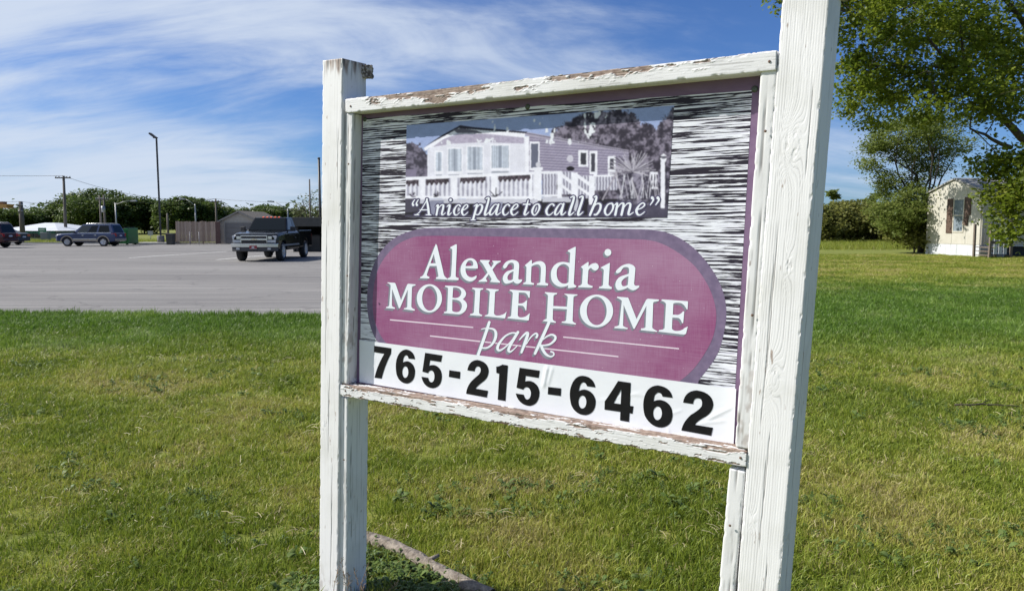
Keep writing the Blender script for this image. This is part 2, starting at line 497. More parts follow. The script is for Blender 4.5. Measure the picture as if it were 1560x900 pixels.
rail('bottom', (518.6, 602.8), (1136.5, 711.5), 0.0512, 0.130, 62)

# ---- nail heads
M_nail = pm('rusty_nail', (.10, .055, .035), .8, (.16, .10, .07), 40)
def nail(px, py):
    p = trace(px, py, -0.0045) - SB
    MB().lathe([(0.0, 0.0), (0.0042, 0.0), (0.0036, 0.0016), (0.0, 0.002)], (0, 0, 0), 1, 10).build('nail', M_nail, sign).matrix_local = Matrix.Translation(p) @ Matrix.Rotation(-TH + math.pi, 4, 'Z')
for x, y in ((534, 162), (1172, 94), (526, 595), (1128, 697), (531, 250), (529, 420), (1166, 200), (1146, 480), (524, 700), (1112, 800)): nail(x, y)
# ---- splintered block of rotten wood on the back of each post top
def splinter(loc, size, seed):
    r_ = random.Random(seed); bm = bmesh.new()
    bmesh.ops.create_cube(bm, size=1)
    bmesh.ops.subdivide_edges(bm, edges=bm.edges[:], cuts=5, use_grid_fill=True)
    for v in bm.verts:
        k = 0.10 + 0.16 * max(v.co.x, 0)
        v.co = Vector((v.co.x * size[0], v.co.y * size[1], v.co.z * size[2])) + Vector((r_.uniform(-k, k), r_.uniform(-k, k), r_.uniform(-k, k))) * size[0] * 0.9
    me = bpy.data.meshes.new('splinter'); bm.to_mesh(me); bm.free()
    me.materials.append(pm('rotten_wood%d' % seed, (0.10, 0.085, 0.07), 0.9, (0.42, 0.40, 0.37), 60, lo=.45, hi=.6))
    link('splinter', me, sign, Vector(loc) - SB)
a, A, Lg, Wd, Nv = LP
splinter(a + A * (Lg - 0.032) + Wd * 0.128 - Nv * 0.128, (0.04, 0.03, 0.05), 5)
a, A, Lg, Wd, Nv = RP
splinter(a + A * (Lg - 0.09) + Wd * 0.138 - Nv * 0.14, (0.03, 0.03, 0.05), 8)

# ------------------------------------------------------------------ the printed panel
PD = 0.057
def sheet(name, pts, off, mat, parent, thick=0.0):
    """flat outline traced in photograph pixels, laid on the panel"""
    P = [trace(x, y, off) - SB for x, y in pts]
    mb_ = MB(); n = len(P)
    if thick:
        Q = [p - NN * thick for p in P]
        mb_.add(P + Q, [list(range(n)), list(range(n, 2 * n))[::-1]] + [[i, (i + 1) % n, n + (i + 1) % n, n + i] for i in range(n)])
    else: mb_.add(P, [list(range(n))])
    o = mb_.build(name, mat, parent)
    me = o.data
    co = np.zeros(len(me.vertices) * 3, np.float32); me.vertices.foreach_get('co', co); co = co.reshape(-1, 3)
    vattr(me, 'pu', co @ np.array(U, np.float32)); vattr(me, 'pv', co[:, 2])
    return o
def print_mat(name, build, rough=0.38, coat=0.0):
    m, t, b = new_mat(name)
    au = t.nodes.new('ShaderNodeAttribute'); au.attribute_name = 'pu'
    av = t.nodes.new('ShaderNodeAttribute'); av.attribute_name = 'pv'
    c = t.nodes.new('ShaderNodeCombineXYZ'); t.links.new(au.outputs['Fac'], c.inputs[0]); t.links.new(av.outputs['Fac'], c.inputs[1])
    def noise(scale, sx, sy, detail=5, rough_=0.55, dist=0.0, off=0.0):
        mp = t.nodes.new('ShaderNodeMapping'); t.links.new(c.outputs[0], mp.inputs[0])
        mp.inputs['Scale'].default_value = (sx, sy, 1); mp.inputs['Location'].default_value = (off, off * 1.7, off)
        n = t.nodes.new('ShaderNodeTexNoise'); t.links.new(mp.outputs[0], n.inputs['Vector'])
        n.inputs['Scale'].default_value = scale; n.inputs['Detail'].default_value = detail
        n.inputs['Roughness'].default_value = rough_; n.inputs['Distortion'].default_value = dist
        return n.outputs['Fac']
    def rng_(x, a_, b_, c_=0.0, d_=1.0):
        r_ = t.nodes.new('ShaderNodeMapRange'); t.links.new(x, r_.inputs[0])
        for i, v in enumerate((a_, b_, c_, d_)): r_.inputs[i + 1].default_value = v
        return r_.outputs[0]
    def mix(f, c1, c2):
        n = t.nodes.new('ShaderNodeMixRGB')
        for i, x in enumerate((f, c1, c2)):
            if isinstance(x, tuple): n.inputs[i].default_value = (*x, 1) if len(x) == 3 else x
            elif isinstance(x, float): n.inputs[i].default_value = x
            else: t.links.new(x, n.inputs[i])
        return n.outputs[0]
    def add(x, y, op='ADD'):
        n = t.nodes.new('ShaderNodeMath'); n.operation = op
        for i, q in enumerate((x, y)):
            if isinstance(q, (int, float)): n.inputs[i].default_value = q
            else: t.links.new(q, n.inputs[i])
        return n.outputs[0]
    t.links.new(build(noise, rng_, mix, add), b.inputs['Base Color'])
    b.inputs['Roughness'].default_value = max(rough, .5); b.inputs['Specular IOR Level'].default_value = .18
    return m
WHITE_PRINT = (0.79, 0.81, 0.88)
M_border = print_mat('purple_border_print', lambda n, r, m, a: m(r(n(9, 1, 3), .4, .7), (0.165, 0.105, 0.185), (0.20, 0.135, 0.22)))
def grain_print(n, r, m, a):
    x = a(a(n(1, 3.4, 118, 4, 0.55, 0.35), 0.75, 'MULTIPLY'), a(n(1, 9, 260, 5, 0.6, 0.4, 3.3), 0.40, 'MULTIPLY'))
    x = a(x, a(n(1, 1.6, 5.5, 2, 0.5, 0, 7.1), 0.22, 'MULTIPLY'))
    f = r(x, 0.635, 0.685)
    wt = m(r(n(1, 12, 240, 4), .35, .65), WHITE_PRINT, (0.60, 0.60, 0.70))
    return m(f, (0.028, 0.024, 0.034), wt)
def grain_print_inv(n, r, m, a):
    x = a(a(n(1, 4.2, 150, 3, 0.5, 0.25), 0.80, 'MULTIPLY'), a(n(1, 7.5, 230, 4, 0.55, 0.3, 3.3), 0.34, 'MULTIPLY'))
    x = a(x, a(n(1, 34, 420, 3, 0.5, 0, 5.3), 0.17, 'MULTIPLY'))
    x = a(x, a(n(1, 1.3, 4.5, 2, 0.5, 0, 7.1), 0.20, 'MULTIPLY'))
    f = r(x, 0.736, 0.768)
    wt = m(r(n(1, 12, 240, 4), .45, .70), WHITE_PRINT, (0.50, 0.49, 0.60))
    return m(f, (0.024, 0.020, 0.032), wt)
M_grainprint = print_mat('weathered_board_print', grain_print_inv)
def magenta(n, r, m, a):
    weave = a(n(1, 420, 14, 3, 0.6), n(1, 14, 420, 3, 0.6, 0, 2.2))
    fade = a(a(n(1, 2.2, 3.2, 4, .55, 0, 4.4), 0.9, 'MULTIPLY'), a(weave, 0.35, 'MULTIPLY'))
    base = m(r(fade, 0.62, 0.98), (0.255, 0.070, 0.180), (0.365, 0.20, 0.32))
    sp = r(n(1, 160, 110, 2, .5, 0, 9.1), 0.735, 0.76)
    return m(sp, base, (0.62, 0.50, 0.62))
M_magenta = print_mat('faded_magenta_print', magenta)
M_mauve = print_mat('mauve_outline_print', lambda n, r, m, a: m(r(n(1, 40, 40), .35, .7), (0.155, 0.120, 0.205), (0.215, 0.165, 0.265)))
M_lshadow = print_mat('grey_letter_shadow_print', lambda n, r, m, a: m(r(n(1, 60, 60), .35, .7), (0.20, 0.215, 0.27), (0.25, 0.26, 0.31)))
M_letter = print_mat('white_letter_print', lambda n, r, m, a: m(r(n(1, 50, 50), .35, .7), (0.76, 0.80, 0.88), (0.80, 0.84, 0.90)))
M_line = print_mat('pink_line_print', lambda n, r, m, a: m(r(n(1, 50, 50), .35, .7), (0.72, 0.60, 0.72), (0.78, 0.66, 0.76)))
M_vinyl = print_mat('white_vinyl', lambda n, r, m, a: m(r(n(1, 12, 16), .35, .7), (0.80, 0.82, 0.87), (0.76, 0.78, 0.84)), 0.30, 0.15)
M_black = print_mat('black_vinyl', lambda n, r, m, a: m(r(n(1, 30, 30), .35, .7), (0.006, 0.006, 0.007), (0.010, 0.010, 0.012)), 0.32)

panel = sheet('panel', [(529, 165), (1162, 95), (1128, 694), (521, 592)], PD, M_border, sign, 0.012)
board = sheet('board_print', [(553, 181), (1146, 138), (1119.5, 598), (549, 525)], PD - 0.0006, M_grainprint, panel)
# small screws with washers at the top of the panel
for x, y in ((556, 182), (804, 163), (1150, 136)):
    p = trace(x, y, PD) - SB
    MB().lathe([(0.0, 0.0), (0.010, 0.0), (0.010, 0.002), (0.005, 0.005), (0.0, 0.005)], (0, 0, 0), 1, 12).build('screw', pm('screw%d' % x, (0.10, 0.12, 0.10), .5, metallic=.6), panel, loc=None).matrix_local = Matrix.Translation(p) @ Matrix.Rotation(-TH + math.pi, 4, 'Z')

def smooth_closed(pts, n=8):
    P = [np.array(p, float) for p in pts]; out = []; m = len(P)
    for i in range(m):
        p0, p1, p2, p3 = P[i - 1], P[i], P[(i + 1) % m], P[(i + 2) % m]
        for k in range(n):
            u = k / n
            out.append(0.5 * ((2 * p1) + (-p0 + p2) * u + (2 * p0 - 5 * p1 + 4 * p2 - p3) * u * u + (-p0 + 3 * p1 - 3 * p2 + p3) * u ** 3))
    return [tuple(p) for p in out]
pill_out = [(600, 540), (577, 522), (566, 502), (560, 475), (560, 440), (566, 412), (578, 386), (599, 364), (626, 352), (660, 347.5), (760, 347.5), (860, 348), (960, 349), (1000, 351),
            (1028, 359), (1057, 378), (1083, 408), (1100, 440), (1106.5, 474), (1102, 511), (1091, 543), (1066, 577), (1046, 596), (900, 590), (740, 565)]
pill_in = [(610, 540), (589, 523), (577, 505), (569, 480), (568, 452), (572, 424), (581, 400), (599, 378), (620, 365), (650, 359.5), (760, 360.5), (860, 362.5), (950, 364), (992, 366.5),
           (1022, 378), (1055, 402), (1076, 430), (1088, 459), (1091, 487), (1083, 521), (1058, 560), (1030, 584), (1010, 592), (900, 585), (740, 560)]
sheet('oval_outline', smooth_closed(pill_out), PD - 0.0009, M_mauve, panel)
sheet('oval', smooth_closed(pill_in), PD - 0.0012, M_magenta, panel)

# ---- lettering: outlines drawn glyph by glyph (each glyph: sheet origin x, y and scale, then outline and counters)
def parse(path, n=7):
    tk = path.split(); out = []; i = 0; cur = None
    while i < len(tk):
        c = tk[i]
        if c in 'ML': cur = (float(tk[i + 1]), float(tk[i + 2])); out.append(cur); i += 3
        elif c == 'Q':
            q = (float(tk[i + 1]), float(tk[i + 2])); e = (float(tk[i + 3]), float(tk[i + 4]))
            for k in range(1, n + 1):
                u = k / n
                out.append(((1 - u) ** 2 * cur[0] + 2 * u * (1 - u) * q[0] + u * u * e[0], (1 - u) ** 2 * cur[1] + 2 * u * (1 - u) * q[1] + u * u * e[1]))
            cur = e; i += 5
        elif c == 'E':      # ellipse cx cy rx ry
            cx, cy, rx, ry = (float(v) for v in tk[i + 1:i + 5])
            out += [(cx + rx * math.cos(2 * math.pi * k / 44), cy + ry * math.sin(2 * math.pi * k / 44)) for k in range(44)]; i += 5
        else: i += 1
    return out
from mathutils.geometry import tessellate_polygon
def glyph_tris(loops):
    pts = [Vector((x, y, 0)) for lp in loops for x, y in lp]
    tr = tessellate_polygon([[Vector((x, y, 0)) for x, y in lp] for lp in loops])
    return pts, tr
def add_glyph(mb_, g, off, dx=0.0, dy=0.0):
    ox, oy, sc, *paths = g
    loops = [[(ox + x / sc + dx, oy + y / sc + dy) for x, y in parse(p)] for p in paths]
    pts, tr = glyph_tris(loops)
    mb_.add([trace(p.x, p.y, off) - SB for p in pts], [list(t) for t in tr])
def fix_uv(o):
    me = o.data; co = np.zeros(len(me.vertices) * 3, np.float32); me.vertices.foreach_get('co', co); co = co.reshape(-1, 3)
    vattr(me, 'pu', co @ np.array(U, np.float32)); vattr(me, 'pv', co[:, 2]); return o
G1, G2, G3, G4 = (640, 365, 11.25), (725, 385, 15), (795, 370, 11.25), (880, 370, 11.25)
LET_A = 'M 655 495 Q 660 470 690 445 Q 770 360 880 358 Q 975 375 990 440 L 985 500 L 968 690 Q 968 735 1010 735 L 1050 728 L 1060 745 Q 1020 805 950 812 Q 905 805 858 765 Q 770 815 690 810 Q 640 770 648 700 Q 665 600 760 565 L 875 528 Q 890 450 870 425 Q 840 405 790 420 Q 765 440 745 485 Q 715 520 680 520 Q 655 515 655 495'
ALEX = [
 (*G1, 'M 270 72 L 290 100 Q 330 270 360 390 Q 385 500 405 590 Q 420 640 466 666 L 466 688 L 272 672 L 272 648 L 305 638 Q 316 630 312 610 L 283 452 L 165 452 L 118 590 Q 112 620 135 628 L 160 640 L 158 666 L 0 660 L 0 642 L 40 622 Q 62 600 75 570 L 140 410 L 240 150 Q 258 100 270 72', 'M 235 245 L 268 405 L 178 405'),
 (*G1, 'M 517 130 L 612 80 L 630 84 L 628 200 L 618 400 L 610 610 Q 608 640 630 648 L 664 662 L 656 694 L 470 688 L 470 664 L 505 650 Q 528 640 530 612 L 545 400 L 552 180 Q 552 165 540 158 L 520 150'),
 (*G1, 'M 985 497 L 778 490 Q 775 560 810 610 Q 845 650 890 645 Q 925 640 960 615 L 970 620 L 966 655 Q 925 715 850 715 Q 770 705 720 630 Q 688 570 693 510 Q 700 420 760 360 Q 820 312 880 318 Q 960 335 983 420 Q 990 450 990 475', 'M 780 455 Q 790 400 825 365 Q 860 345 895 368 Q 915 395 908 440 L 895 450'),
 (*G2, 'M 90 185 L 100 165 L 318 170 L 312 200 Q 285 215 290 240 L 348 335 L 400 260 Q 412 225 380 205 L 372 182 L 570 185 L 565 210 Q 500 230 470 265 L 378 385 L 470 560 Q 500 620 550 655 L 552 685 L 330 665 L 332 642 Q 360 625 355 590 L 295 490 L 240 570 Q 225 605 255 632 L 262 662 L 62 660 L 68 635 Q 120 620 160 580 L 268 450 L 175 285 Q 150 240 90 185'),
 (*G2, 'M 630 345 Q 615 320 630 285 Q 680 180 820 162 Q 930 165 970 220 Q 995 260 988 340 L 970 580 Q 970 615 1000 612 L 1045 608 L 1060 625 Q 1035 690 960 708 Q 900 710 860 655 Q 780 700 690 708 Q 630 690 612 600 Q 620 480 720 420 L 865 375 Q 880 290 860 245 Q 830 215 770 235 Q 745 250 725 290 Q 700 350 660 358 Q 640 356 630 345', 'M 862 425 Q 760 450 725 540 Q 712 600 745 625 Q 800 640 845 605'),
 (*G3, 'M 50 385 L 160 290 L 175 305 L 172 360 Q 240 310 320 312 Q 395 325 410 400 L 412 480 L 402 670 Q 405 690 452 695 L 448 732 L 258 718 L 262 692 Q 312 690 318 665 L 328 450 Q 325 380 280 370 Q 220 365 165 405 L 155 660 Q 160 685 210 690 L 205 718 L 22 705 L 28 682 Q 65 680 72 650 L 80 420 Q 75 400 50 385'),
 (*G3, 'M 787 130 L 915 65 L 925 75 L 912 320 L 890 690 Q 892 720 938 735 L 925 760 L 800 775 L 790 765 L 795 725 Q 740 755 670 755 Q 560 740 512 640 Q 485 550 510 460 Q 560 335 690 325 Q 760 325 820 345 L 830 180 Q 830 160 790 148', 'M 810 430 Q 790 375 720 362 Q 640 365 605 450 Q 585 540 615 620 Q 660 700 730 698 Q 775 695 800 670'),
 (*G4, 'M 55 410 L 178 325 L 190 335 L 185 405 Q 235 345 310 345 Q 365 365 362 420 Q 345 470 300 475 Q 260 465 235 430 Q 205 430 185 470 L 170 690 Q 175 720 260 740 L 252 768 L 10 758 L 15 735 Q 70 725 75 690 L 90 450 Q 80 430 55 410'),
 (*G4, 'M 398 420 L 548 340 L 553 360 L 530 710 Q 535 740 588 758 L 582 790 L 365 775 L 370 750 Q 430 745 435 710 L 448 470 Q 440 440 400 432'),
 (*G4, 'E 519 164 58 60'),
 (*G4, LET_A, 'M 872 572 Q 790 595 755 660 Q 740 710 775 742 Q 830 745 860 715')]
H1, H2, H3, H4 = (585, 425, 12), (700, 430, 12), (820, 440, 12), (930, 450, 12)
MOBILE = [
 (*H1, 'M 60 70 L 68 60 L 190 68 Q 210 75 220 110 L 312 385 L 425 100 Q 432 88 450 86 L 580 98 L 572 120 Q 515 125 512 150 L 500 500 Q 505 535 565 555 L 560 578 L 362 550 L 370 530 Q 420 530 425 500 L 435 195 L 290 535 L 272 530 L 148 180 L 145 480 Q 150 510 205 522 L 198 545 L 35 528 L 42 508 Q 90 505 95 480 L 122 120 Q 120 95 60 70'),
 (*H1, 'E 830 352 230 258', 'E 836 352 138 225'),
 (*H1, 'M 1112 140 L 1120 120 L 1330 128 Q 1490 160 1502 270 Q 1495 330 1440 368 Q 1525 420 1520 500 Q 1490 630 1370 645 L 1095 622 L 1100 598 Q 1150 595 1155 570 L 1172 170 Q 1165 155 1112 140', 'M 1265 155 Q 1400 150 1415 240 Q 1410 340 1300 348 L 1252 340', 'M 1250 375 Q 1420 370 1425 490 Q 1415 605 1320 605 Q 1260 600 1248 575'),
 (*H2, 'M 228 118 L 240 98 L 437 110 L 428 133 Q 380 132 378 160 L 358 550 Q 362 585 418 595 L 412 618 L 190 600 L 198 575 Q 260 572 265 540 L 288 160 Q 280 130 228 118'),
 (*H2, 'M 485 130 L 495 112 L 720 132 L 712 155 Q 652 158 650 190 L 632 560 Q 640 605 690 608 Q 790 605 840 555 L 862 535 L 835 655 L 825 658 L 462 618 L 470 600 Q 525 595 530 560 L 555 180 Q 550 150 485 130'),
 (*H2, 'M 912 150 L 925 132 L 1288 160 L 1290 170 L 1282 285 L 1262 280 Q 1240 200 1190 190 L 1085 185 L 1078 385 L 1130 385 Q 1180 380 1215 335 L 1238 325 L 1222 515 L 1205 510 Q 1190 440 1150 428 L 1072 420 L 1065 590 Q 1068 635 1120 640 Q 1210 640 1250 590 L 1285 565 L 1268 690 L 1255 697 L 878 655 L 885 632 Q 940 630 945 600 L 975 200 Q 970 170 912 150'),
 (*H3, 'M 118 75 L 125 58 L 348 75 L 340 98 Q 282 105 280 130 L 275 312 L 525 325 L 540 150 Q 530 115 475 100 L 480 88 L 720 102 L 712 122 Q 650 125 645 150 L 628 580 Q 635 610 692 630 L 685 652 L 425 615 L 435 595 Q 505 595 510 565 L 525 372 L 270 358 L 265 550 Q 275 585 325 598 L 318 620 L 78 585 L 115 560 L 155 545 L 178 130 Q 175 100 118 75'),
 (*H3, 'E 1066 402 303 298', 'E 1068 402 182 259'),
 (*H4, 'M 115 40 L 125 22 L 320 38 Q 335 60 345 90 L 478 430 L 650 85 Q 665 60 700 60 L 890 75 L 880 103 Q 790 110 782 130 L 765 590 Q 790 620 858 650 L 850 665 L 555 632 L 560 600 Q 635 600 640 575 L 658 190 L 440 610 L 420 605 L 242 175 L 230 550 Q 245 575 320 595 L 310 614 L 72 595 L 78 565 Q 150 560 160 530 L 208 100 Q 190 70 115 40'),
 (*H4, 'M 930 95 L 940 70 L 1410 105 L 1418 120 L 1410 255 L 1392 252 Q 1350 160 1290 140 Q 1200 125 1150 145 L 1140 350 L 1230 355 Q 1290 340 1325 290 L 1350 290 L 1330 505 L 1308 505 Q 1290 430 1240 410 L 1132 402 L 1125 600 Q 1135 640 1200 648 Q 1300 650 1360 590 L 1415 565 L 1380 700 L 1350 715 L 880 660 L 890 630 Q 980 625 990 590 L 1015 160 Q 1010 120 930 95')]
D1, D2, D3, D4, D5 = (560, 520, 11.25), (675, 540, 11.25), (780, 550, 10), (860, 560, 10), (970, 575, 9)
PHONE = [
 (*D1, 'M 112 72 L 405 115 L 400 205 Q 290 420 240 635 L 118 618 Q 160 420 285 210 L 108 180'),
 (*D1, 'M 812 303 L 700 290 Q 690 235 655 235 Q 610 245 603 360 Q 640 335 690 338 Q 790 360 812 500 Q 815 690 680 720 Q 540 715 495 560 Q 470 420 495 310 Q 540 145 660 135 Q 790 150 812 303', 'E 645 523 52 98'),
 (*D1, 'M 985 192 L 1280 238 L 1258 350 L 1070 322 L 1055 415 Q 1100 395 1150 405 Q 1265 440 1272 590 Q 1270 780 1120 800 Q 960 790 922 602 L 1038 620 Q 1050 695 1095 698 Q 1145 690 1145 590 Q 1140 500 1085 495 Q 1050 500 1035 542 L 938 515'),
 (*D2, 'M 105 265 L 295 293 L 288 413 L 98 380'),
 (*D2, 'M 415 268 Q 440 95 590 90 Q 770 120 780 280 Q 775 390 700 450 Q 590 530 555 580 L 770 618 L 748 733 L 395 668 Q 400 560 480 460 Q 540 400 600 350 Q 645 310 645 255 Q 635 205 595 200 Q 550 205 538 285'),
 (*D2, 'M 910 205 Q 970 200 1015 168 L 1110 185 L 1068 793 L 935 770 L 962 325 L 912 312'),
 (*D3, 'M 115 98 L 422 143 L 405 253 L 208 222 L 195 308 Q 240 295 290 302 Q 410 345 418 480 Q 410 660 270 680 Q 100 665 55 490 L 178 508 Q 195 580 235 582 Q 285 570 288 480 Q 275 400 220 393 Q 185 398 170 432 L 68 402'),
 (*D3, 'M 550 390 L 748 412 L 742 528 L 543 502'),
 (*D4, 'M 470 297 L 342 280 Q 325 225 283 220 Q 230 235 218 355 Q 260 328 310 330 Q 440 350 475 500 Q 475 700 320 720 Q 160 715 100 560 Q 65 420 90 310 Q 140 125 270 120 Q 440 130 470 297', 'E 272 520 60 98'),
 (*D4, 'M 815 200 L 1008 228 L 995 578 L 1050 585 L 1035 698 L 990 690 L 982 823 L 845 800 L 850 670 L 608 635 L 612 510 Q 700 390 815 200', 'M 865 325 L 855 552 L 748 538'),
 (*D5, 'M 490 275 L 352 258 Q 340 205 290 203 Q 235 225 232 325 Q 270 300 330 305 Q 470 330 493 490 Q 490 670 340 683 Q 190 680 110 520 Q 70 380 105 260 Q 150 110 290 105 Q 470 130 490 275', 'E 285 487 60 93'),
 (*D5, 'M 635 340 Q 660 180 820 173 Q 1040 200 1050 370 Q 1040 470 950 530 Q 830 590 800 645 L 1045 685 L 1020 795 L 612 722 Q 630 610 740 510 Q 860 440 890 390 Q 905 330 880 295 Q 840 270 800 290 Q 775 310 772 360')]
# brush strokes (for the script words): centre line with a width at every point
def ribbon(pts, n=6, cap=True):
    P = [np.array(p, float) for p in pts]; out = []
    m = len(P)
    for i in range(m - 1):
        p0, p1, p2, p3 = P[max(i - 1, 0)], P[i], P[i + 1], P[min(i + 2, m - 1)]
        for k in range(n + (i == m - 2)):
            u = k / n
            out.append(0.5 * ((2 * p1) + (-p0 + p2) * u + (2 * p0 - 5 * p1 + 4 * p2 - p3) * u * u + (-p0 + 3 * p1 - 3 * p2 + p3) * u ** 3))
    return np.array(out)
def ribbon_polys(pts, grow=0.0):
    C = ribbon(pts); polys = []
    T = np.gradient(C[:, :2], axis=0); T /= np.maximum(np.linalg.norm(T, axis=1, keepdims=True), 1e-6)
    nrm = np.stack([-T[:, 1], T[:, 0]], 1); w = np.maximum(C[:, 2], 0.3) / 2 + grow
    Lf, Rt = C[:, :2] + nrm * w[:, None], C[:, :2] - nrm * w[:, None]
    for i in range(len(C) - 1):
        polys.append([tuple(Lf[i]), tuple(Lf[i + 1]), tuple(Rt[i + 1]), tuple(Rt[i])])
    for c, ww in ((C[0], w[0]), (C[-1], w[-1])):
        polys.append([(c[0] + ww * math.cos(2 * math.pi * k / 10), c[1] + ww * math.sin(2 * math.pi * k / 10)) for k in range(10)])
    return polys
PK = (720, 480, 11.143)
PARK = [
 [(283, 118, 42), (250, 225, 46), (180, 430, 48), (85, 700, 46)],
 [(150, 238, 12), (200, 226, 16), (290, 224, 22), (365, 245, 34), (396, 310, 46), (380, 410, 44), (320, 505, 34), (240, 552, 26), (165, 555, 24)],
 [(735, 305, 26), (660, 302, 22), (560, 350, 26), (470, 450, 38), (425, 540, 44), (435, 590, 38), (490, 585, 26), (590, 510, 20), (680, 410, 18)],
 [(770, 288, 44), (720, 370, 44), (650, 490, 44), (610, 585, 42), (630, 618, 32), (680, 595, 20), (765, 512, 12)],
 [(798, 416, 18), (850, 355, 26), (905, 305, 34), (936, 300, 40), (930, 350, 48), (885, 480, 48), (830, 630, 36)],
 [(915, 490, 12), (960, 410, 18), (1020, 340, 22), (1075, 308, 26), (1100, 335, 34), (1085, 375, 36)],
 [(1322, 60, 48), (1255, 220, 48), (1160, 430, 50), (1060, 650, 42)],
 [(1200, 410, 14), (1260, 360, 22), (1340, 330, 30), (1402, 360, 36), (1395, 420, 38), (1320, 485, 30), (1240, 508, 24), (1160, 512, 22)],
 [(1165, 515, 44), (1195, 590, 46), (1250, 665, 40), (1320, 700, 26), (1375, 680, 22), (1372, 635, 24), (1330, 618, 26)]]
def park_polys(grow=0.0, dx=0.0, dy=0.0):
    out = []
    for s_ in PARK:
        st = [(PK[0] + x / PK[2] + dx, PK[1] + y / PK[2] + dy, w / PK[2]) for x, y, w in s_]
        out += ribbon_polys(st, grow)
    return out
def flat(name, polys, off, mat, parent):
    mb_ = MB()
    for k, p in enumerate(polys): mb_.add([trace(x, y, off - 0.000002 * (k % 40)) - SB for x, y in p], [list(range(len(p)))])
    return fix_uv(mb_.build(name, mat, parent))
def word(name, glyphs, off, mat, parent, dx=0.0, dy=0.0):
    mb_ = MB()
    for g in glyphs: add_glyph(mb_, g, off, dx, dy)
    return fix_uv(mb_.build(name, mat, parent))
LS = PD - 0.0016; LT = PD - 0.0020
def seg(x0, y0, x1, y1, w): return [(x0, y0 - w / 2), (x1, y1 - w / 2), (x1, y1 + w / 2), (x0, y0 + w / 2)]
flat('ruled_line', [seg(594, 487, 721, 498.6, 1.9)], LS, M_line, panel)
flat('ruled_line', [seg(655, 511.5, 942, 543, 1.9)], LS + .0002, M_line, panel)
flat('ruled_line', [seg(858, 513.2, 1034.5, 531, 1.9)], LS, M_line, panel)
word('lettering_shadow', ALEX, LS, M_lshadow, panel, -2.6, 3.0)
word('lettering', ALEX, LT, M_letter, panel)
word('lettering_shadow', MOBILE, LS, M_lshadow, panel, -2.6, 3.0)
word('lettering', MOBILE, LT, M_letter, panel)
flat('lettering_shadow', park_polys(0.2, -2.6, 3.0), LS - .0001, M_lshadow, panel)
flat('lettering', park_polys(0.1), LT, M_letter, panel)

# ---- the white telephone strip: its own vinyl, creased here and there
def strip_h(x, y):
    h = 0.0004 * (fbm(x * 0.02, y * 0.05, 5, 3) - 0.5)
    def crease(x0, y0, x1, y1, w, a):
        dx, dy = x1 - x0, y1 - y0; L2 = dx * dx + dy * dy
        u = np.clip(((x - x0) * dx + (y - y0) * dy) / L2, 0, 1)
        dd = np.hypot(x - x0 - u * dx, y - y0 - u * dy)
        return a * np.exp(-(dd / w) ** 2) * np.clip(np.minimum(u, 1 - u) * 5 + .1, 0, 1)
    for c in ((566, 526, 556, 580, 2.2, .0020), (571, 540, 561, 584, 1.6, .0012), (834, 556, 827, 592, 2.6, .0032), (842, 558, 834, 588, 2.0, .0018), (905, 612, 985, 596, 2.2, .0006),
              (960, 601, 1005, 603, 2.0, .0007), (1075, 640, 1119, 618, 2.6, .0020), (1060, 646, 1108, 640, 2.2, .0010), (1015, 632, 1040, 624, 2.0, .0009), (800, 640, 840, 632, 2.6, .0006), (1018, 650, 1019, 664, 1.6, .0009)):
        h = h + crease(*c)
    return h
SO = PD - 0.0030
c4 = [np.array(p) for p in ((547.5, 517.5), (1121.5, 592), (1117.5, 677), (547.5, 581.5))]
nu, nv = 300, 48
uu, vv = np.meshgrid(np.linspace(0, 1, nu), np.linspace(0, 1, nv))
X = (c4[0][0] * (1 - uu) + c4[1][0] * uu) * (1 - vv) + (c4[3][0] * (1 - uu) + c4[2][0] * uu) * vv
Y_ = (c4[0][1] * (1 - uu) + c4[1][1] * uu) * (1 - vv) + (c4[3][1] * (1 - uu) + c4[2][1] * uu) * vv
Hh = strip_h(X, Y_)
V = np.array([trace(a_, b_, SO - h_) - SB for a_, b_, h_ in zip(X.ravel(), Y_.ravel(), Hh.ravel())])
ii = (np.arange(nv - 1)[:, None] * nu + np.arange(nu - 1)[None]).ravel()
me = np_mesh('telephone_strip', V, np.stack([ii, ii + nu, ii + nu + 1, ii + 1], -1), [M_vinyl], True)
strip = fix_uv(link('telephone_strip', me, sign))
strip['label'] = 'creased white vinyl strip with a black telephone number'
word('numerals', PHONE, SO - 0.0010, M_black, strip)
# ------------------------------------------------------------------ the two-tone photograph printed on the sign
q4 = [(619.5, 191), (1027, 161), (1016.5, 332), (617, 331)]
nu, nv = 620, 250
uu, vv = np.meshgrid(np.linspace(0, 1, nu), np.linspace(0, 1, nv))
X = (q4[0][0] * (1 - uu) + q4[1][0] * uu) * (1 - vv) + (q4[3][0] * (1 - uu) + q4[2][0] * uu) * vv
Yp = (q4[0][1] * (1 - uu) + q4[1][1] * uu) * (1 - vv) + (q4[3][1] * (1 - uu) + q4[2][1] * uu) * vv
def inpoly(pts):
    m = np.zeros(X.shape, bool); n = len(pts); j = n - 1
    for i in range(n):
        xi, yi = pts[i]; xj, yj = pts[j]
        c = ((yi > Yp) != (yj > Yp)) & (X < (xj - xi) * (Yp - yi) / ((yj - yi) if yj != yi else 1e-9) + xi)
        m ^= c; j = i
    return m
PIC = np.zeros(X.shape + (3,)); PIC[:] = (0.40, 0.50, 0.80)
PIC[:] = np.stack([0.34 + 0.10 * vv, 0.44 + 0.10 * vv, 0.74 + 0.05 * vv], -1)
def paint_(mask, c, c2=None, k=None):
    if c2 is None: PIC[mask] = c
    else: PIC[mask] = np.array(c) * (1 - k[mask][:, None]) + np.array(c2) * k[mask][:, None]
def poly(pts, c): paint_(inpoly(pts), c)
